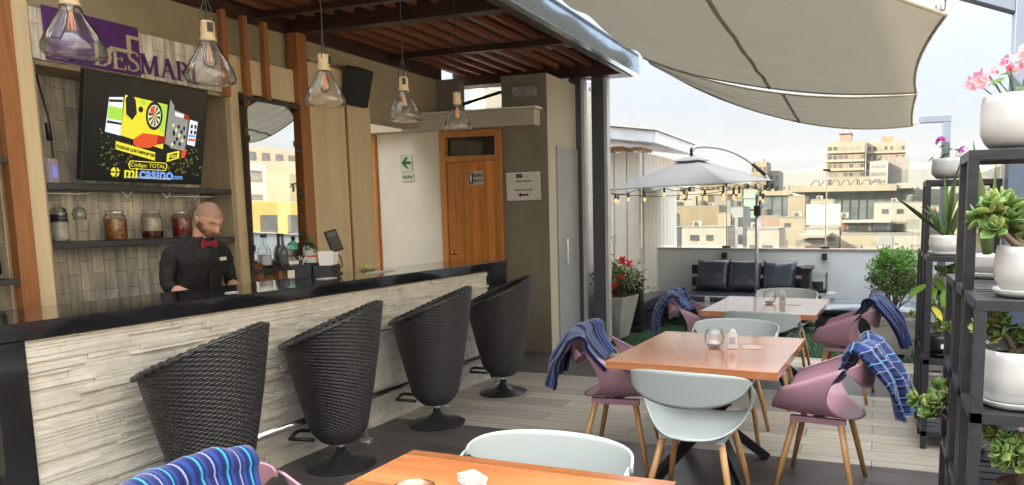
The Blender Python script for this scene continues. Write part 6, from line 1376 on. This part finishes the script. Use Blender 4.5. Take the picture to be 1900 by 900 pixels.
# dense quarter of small blocks filling the distance
rq = random.Random(123); kinds = ('cream', 'white', 'beige', 'sand', 'grey', 'bluegrey', 'pinkish', 'ochre', 'cream', 'white', 'orange')
lab_ = {'cream': 'small cream flat-roofed block in the dense quarter beyond the parapet', 'white': 'small white flat-roofed block in the dense quarter beyond the parapet', 'beige': 'small beige block in the dense quarter beyond the parapet', 'sand': 'small sand-coloured block in the dense quarter beyond the parapet', 'grey': 'small bare grey block in the dense quarter beyond the parapet', 'bluegrey': 'small pale blue-grey block in the dense quarter beyond the parapet', 'pinkish': 'small pinkish block in the dense quarter beyond the parapet', 'ochre': 'small ochre block in the dense quarter beyond the parapet', 'orange': 'small orange block in the dense quarter beyond the parapet'}
meshes = {}
for k in range(150):
    Y = 100 * (1 + k / 150 * 6) ** 1.0; pxc = rq.uniform(1130, 1900); p = at(pxc, 400, Y); col = rq.choice(kinds); w = rq.uniform(6, 13); dd = rq.uniform(6, 12); top = rq.uniform(-9, .5) if Y < 300 else rq.uniform(-6, 4); H_ = top - GZ
    lb = lab_[col].replace('in the dense quarter beyond the parapet', ('far away ' if Y > 400 else '') + ('behind the string lights' if pxc < 1395 else 'between umbrella pole and tower pair' if pxc < 1530 else 'around the foot of the tower pair' if pxc < 1700 else 'behind the plant racks')); t = thing('building', lb, 'building', (p.x, Y, GZ), rq.uniform(-.12, .12), 'small blocks of the distant quarter')
    MB().box(-w / 2, w / 2, 0, dd, 0, H_).build('wall', CW[col], t); hh = rq.uniform(.8, 2.6); x = rq.uniform(-w * .3, w * .3)
    MB().box(x - 1.3, x + 1.3, 1, 4, H_ + .002, H_ + hh).build('roof_hut', CW[rq.choice(('cream', 'grey', 'white', 'sand'))], t)
    if rq.random() < .5: MB().lathe([(0, 1.3), (.5, 1.1), (.55, 0), (0, 0)], 8, (-x * .8, 2.5, H_ + .002)).build('water_tank', CW['dgrey'], t)
    n_ = int(w / 2.2)
    if Y < 480:
        for r_ in range(3):
            for q in range(n_):
                if rq.random() < .2: continue
                if 'w' not in meshes: meshes['w'] = [MB().box(-.6, .6, -.06, -.004, -.55, .55).build('window', m_, t, loc=(0, 0, -99)).data for m_ in (WIN, CURT)]; [bpy.data.objects.remove(o_) for o_ in list(bpy.data.objects) if o_.location.z == -99]
                o = bpy.data.objects.new('window', rq.choice(meshes['w'])); C.objects.link(o); o.parent = t; o.location = (-w / 2 + (q + .5) * w / n_, 0, H_ - 1.6 - 2.9 * r_)
# the long glazed building with white roof slab
t, w, H_ = bld('long dark glazed building under a white roof slab', 1493, 1697, 353, 95, GLB, 14, roofstuff=False)
MB().box(-w * .62, w * .34, -1.5, 12, H_ - .15, H_ + .6).build('roof_slab', CW['cream'], t); MB().box(w * .342, w * .5, -1.2, 12, H_ + .1, H_ + .75).build('roof_slab', CW['white'], t)
for k in range(13): x = -w / 2 + (k + .5) * w / 13; MB().box(x - .05, x + .05, -.12, -.006, 0, H_ - .16).build('mullion', CW['dgrey'], t)
MB().box(w * .12, w * .5, -.3, -.02, H_ - 4.6, H_ - 4.2).build('terrace_edge', CW['cream'], t)
for k in range(7): MB().tube([(-w * .30 + k * 1.25 - 2.2, 2, H_ + .6), (-w * .30 + k * 1.25 - 1.6, 2, H_ + 1.35), (-w * .30 + k * 1.25 - 1.1, 2, H_ + 1.4), (-w * .30 + k * 1.25 - .9, 2, H_ + .6)], .08, 5).build('roof_duct', CW['dgrey'], t)
bld('blue-glass rooftop storey at the right end of the long roof', 1626, 1692, 342, 130, mat('pale_glass', (.30, .34, .34), (.4, .42, .4), rough=.2), 8, roofstuff=False)
t, w, H_ = bld('cream cube house with shutters in front of the dark glazing', 1504, 1547, 372, 66, 'cream', 8, roofstuff=False); MB().box(-w * .08, w * .25, -.05, -.004, H_ - 1.6, H_ - .2).build('shutter', CW['sand'], t)
bld('pale terrace wall in front of the dark glazing', 1494, 1562, 405, 56, 'cream', 8, 0, 0, roofstuff=False)
bld('large white blank wall at the right, partly in shade', 1622, 1712, 377, 64, 'white', 12, 0, 0, roofstuff=False)
bld('white wall continuing behind the farther plant rack', 1708, 1780, 384, 68, 'cream', 12, 2, 3, vis=430, roofstuff=False); bld('cream block behind the nearer plant rack', 1782, 1900, 372, 60, 'cream', 12, 3, 4, vis=440)
# terrace flat with red pillars
t, w, H_ = bld('cream flat with a roofed terrace and red-brown pillars', 1560, 1684, 437, 36, 'cream', 9, roofstuff=False)
def px(p, Y=36): return at(p, 440, Y).x - t.location.x
zz = lambda p, Y=36: at(1620, p, Y).z - GZ
MB().box(px(1560), px(1684), 2.2, 2.4, H_, zz(408)).build('terrace_wall', CW['white'], t)
MB().box(px(1562), px(1652), -.3, 3, zz(413), zz(409)).build('canopy_slab', CW['white'], t); MB().box(px(1652), px(1683), .3, 3, zz(416), zz(412)).build('canopy_slab', CW['pinkish'], t)
for p0, p1, m in ((1562, 1565, 'red'), (1570, 1573, 'orange'), (1611, 1615, 'beige'), (1646, 1650, 'beige'), (1679, 1682, 'pinkish')): MB().box(px(p0), px(p1), .1, .3, H_ + .26, zz(413) - .01).build('pillar', CW[m], t)
MB().box(px(1564), px(1571), .4, .5, H_ + .26, zz(414)).build('red_panel', CW['red'], t); MB().box(px(1573), px(1591), 2.1, 2.19, zz(431), zz(421)).build('window', GGB, t); MB().box(px(1620), px(1646), 2.1, 2.19, H_ + .27, zz(416)).build('window', WIN, t)
MB().box(px(1661), px(1674), 2.1, 2.19, H_ + .27, zz(416)).build('orange_door', CW['orange'], t); MB().box(px(1674), px(1679), 2.1, 2.19, H_ + .27, zz(416)).build('window', WIN, t)
MB().box(px(1620), px(1705), -.05, -.03, H_ + .26, H_ + .75).build('glass_rail', TERRGL, t)
MB().box(px(1570), px(1598), -.06, -.01, zz(463), zz(454)).build('window', CURT, t)
t, w, H_ = bld('white and cream block at the right end above the parapet', 1625, 1709, 437.5, 35.6, 'white', 6, roofstuff=False)
MB().box(w * .27, w * .5, -.06, -.01, zz(463, 35.6), zz(453, 35.6)).build('window', CURT, t); MB().box(-w / 2, -w * .12, -.03, -.01, 0, H_).build('grey_panel', CW['bluegrey'], t)
t, w, H_ = bld('white low block with a glass balustrade, left of the terrace flat', 1494, 1558, 427, 37, 'white', 7, roofstuff=False); MB().box(-w / 2, w / 2, .3, .33, H_ + .26, H_ + 1.3).build('glass_rail', mat('rail_glass', (.35, .38, .36), rough=.2), t)
t, w, H_ = bld('small cream hut with a dark window and overhanging roof', 1486, 1529, 451, 33, 'cream', 4, roofstuff=False); MB().box(-w * .32, w * .32, -.06, -.01, H_ - .55, H_ - .12).build('window', WIN, t); MB().box(-w * .6, w * .6, -.5, 4.2, H_ + .255, H_ + .36).build('eave', CW['beige'], t)
t, w, H_ = bld('cream cubic house with grey striped base in the middle distance', 1446, 1494, 406, 44, 'cream', 7, roofstuff=False)
for a_, c_ in ((-.5, -.2), (.15, .5)): MB().box(w * a_, w * c_, -.04, -.01, 0, H_ - 1.25).build('grey_stripe', CW['greygreen' if 0 else 'grey'], t)
t, w, H_ = bld('cream rear house with a red-brown roof strip, right of the umbrella pole', 1408, 1448, 403, 52, 'pinkish', 7, 1, 4, .4, .8, vis=440, roofstuff=False)
t, w, H_ = bld('low cream house with two small dark windows by the umbrella pole', 1386, 1446, 428, 38, 'white', 7, roofstuff=False)
for p0, p1 in ((1414, 1423), (1425, 1432), (1391, 1403)): MB().box(at(p0, 440, 38).x - t.location.x, at(p1, 440, 38).x - t.location.x, -.06, -.01, at(1410, 461, 38).z - GZ, at(1410, 455, 38).z - GZ).build('window', WIN, t)
# small things on the nearer roofs and walls
def on_roof(name, label, cat, pxx, Y, pyb, fn):
    p = at(pxx, pyb, Y); t = thing(name, label, cat, (p.x, Y + .6, p.z)); t.scale = (.6, .6, .6); fn(t); return t
def tank(t): MB().lathe([(0, 1.25), (.15, 1.25), (.2, 1.15), (.55, 1.0), (.58, .5), (.55, .06), (0, .05)], 14).build('tank_body', CW['dgrey'], t, auto=.7); MB().lathe([(.6, .05), (.6, 0), (0, 0)], 12).build('tank_foot', CW['grey'], t)
def dish(t): MB().tube([(0, 0, 0), (0, 0, .8)], .04, 6).build('mast', CW['grey'], t); b = MB().lathe([(0, .0), (.25, .04), (.42, .14)], 14); b.build('reflector', CW['white'], t, loc=(0, -.1, .8), rot=(1.0, 0, .4), smooth=True)
def cond(t): MB().box(-.45, .45, -.18, .18, .08, .72).build('case', CW['white'], t); MB().lathe([(0, 0), (.24, 0), (.24, .02), (0, .02)], 16).build('fan_grille', CW['dgrey'], t, loc=(-.1, -.19, .4), rot=(PI / 2, 0, 0)); MB().box(-.4, .4, -.12, .12, 0, .078).build('foot', CW['grey'], t)
for pxx, Y, pyb, kind in ((1300, 68, 384, tank), (1318, 68, 384, cond), (1222, 58, 400, tank), (1290, 40, 424, cond), (1366, 62, 386, tank), (1478, 44, 406, cond), (1520, 66, 372, cond), (1567, 56, 405, cond), (1660, 64, 377, cond), (1690, 64, 377, tank), (1215, 42, 426, cond), (1420, 52, 403, tank), (1400, 38, 428, cond)):
    nm = {'tank': ('water_tank', 'dark rooftop water tank', 'water tank'), 'dish': ('satellite_dish', 'white satellite dish on a roof', 'satellite dish'), 'cond': ('air_conditioner', 'white rooftop air conditioning unit', 'air conditioner')}[kind.__name__]
    on_roof(nm[0], nm[1] + (' %s' % ('left of the umbrella pole' if pxx < 1395 else 'right of the umbrella pole' if pxx < 1490 else 'below the tower pair' if pxx < 1610 else 'near the right-hand plant racks')) + (', nearest row of houses' if Y < 45 else ', middle row of houses' if Y < 60 else ', farther row'), nm[2], pxx, Y, pyb, kind)['group'] = nm[0].replace('_', ' ') + 's on the city roofs'
def shrink(t): pass
for (pxa, pxb, pya, pyb, Y, m_) in ((1280, 1296, 436, 446, 39.93, 'w'), (1310, 1322, 436, 446, 39.93, 'w'), (1200, 1212, 436, 446, 41.93, 'w'), (1226, 1240, 436, 446, 41.93, 'w'), (1455, 1466, 414, 421, 43.93, 'w'), (1636, 1648, 388, 396, 63.9, 'w'), (1664, 1676, 388, 396, 63.9, 'w'), (1500, 1512, 440, 448, 36.93, 'w'), (1536, 1550, 440, 448, 36.93, 'w'), (1725, 1745, 396, 404, 67.9, 'w')):
    a, c = at(pxa, pya, Y), at(pxb, pyb, Y); par = min((o_ for o_ in bpy.data.objects if o_.type == 'EMPTY' and o_.get('category') == 'building' and abs(o_.location.y - Y) < .2), key=lambda o_: abs(o_.location.x - (a.x + c.x) / 2), default=None)
    if par: MB().box(a.x - par.location.x, c.x - par.location.x, -.04, -.006, c.z - GZ, a.z - GZ).build('window', WIN, par)
# flats to the right-hand side: out of direct view, seen only in the bar mirrors and lamp glass
def side_block(label, x, y, w, l, top, m, rows, cols):
    t = thing('building', label, 'building', (x, y, GZ)); H_ = top - GZ; MB().box(0, w, -l / 2, l / 2, 0, H_).build('wall', m, t); fh = 2.9; me = None
    for r_ in range(rows):
        for q in range(cols):
            cw = l / cols; yy = -l / 2 + cw * (q + .5); z = H_ - 1.6 - fh * r_
            if me is None: o = MB().box(-.08, -.005, -cw * .3, cw * .3, -.7, .7).build('window', WIN, t, loc=(0, yy, z)); me = o.data
            else: o = bpy.data.objects.new('window', me); C.objects.link(o); o.parent = t; o.location = (0, yy, z)
    return t
MO = mat('mirror_orange', (.40, .20, .06), (.34, .17, .05), scale=.4, rough=.85)
side_block('orange block of flats reflected in the bar mirror', 29.3, 41.4, 12, 13, 1.2, MO, 7, 5)
side_block('white block of flats reflected behind the orange one in the mirror', 59.6, 64.8, 14, 18, 5.5, CW['white'], 9, 6)
side_block('pinkish tall block reflected at the top of the mirror', 83.0, 100.6, 14, 18, 9.5, CW['pinkish'], 9, 6)
side_block('cream tall block reflected at the left of the mirror', 67.4, 100.6, 14, 12, 7, CW['cream'], 9, 4)
side_block('sand-coloured flats reflected in the left mirror', 34.2, 27.3, 12, 14, 3, CW['sand'], 8, 5)
NB = mat('bounce_block_render', (.78, .70, .56), (.72, .64, .50), scale=.3, rough=.8)  # pale reflector block added out of view, bounces warm sunlight onto the bar
side_block('big pale block added outside the right edge, bouncing sunlight onto the bar', 17, -2, 14, 26, 11, NB, 9, 8)
# ------------------------------------------------------------------ air
hz = bpy.data.materials.new('haze_air'); hz.use_nodes = True; n_ = hz.node_tree; n_.nodes.remove(n_.nodes['Principled BSDF'])
pv = N(n_, 'ShaderNodeVolumePrincipled', Density=.00007, Anisotropy=.2); pv.inputs['Color'].default_value = (.86, .88, .92, 1)
n_.links.new(pv.outputs[0], n_.nodes['Material Output'].inputs['Volume'])
o = MB().box(-3600, 3600, -1600, 5300, GZ - 2, 420).build('haze', hz, kind='stuff'); tag(o, 'thin pale evening haze between the terrace and the far hills', 'haze')
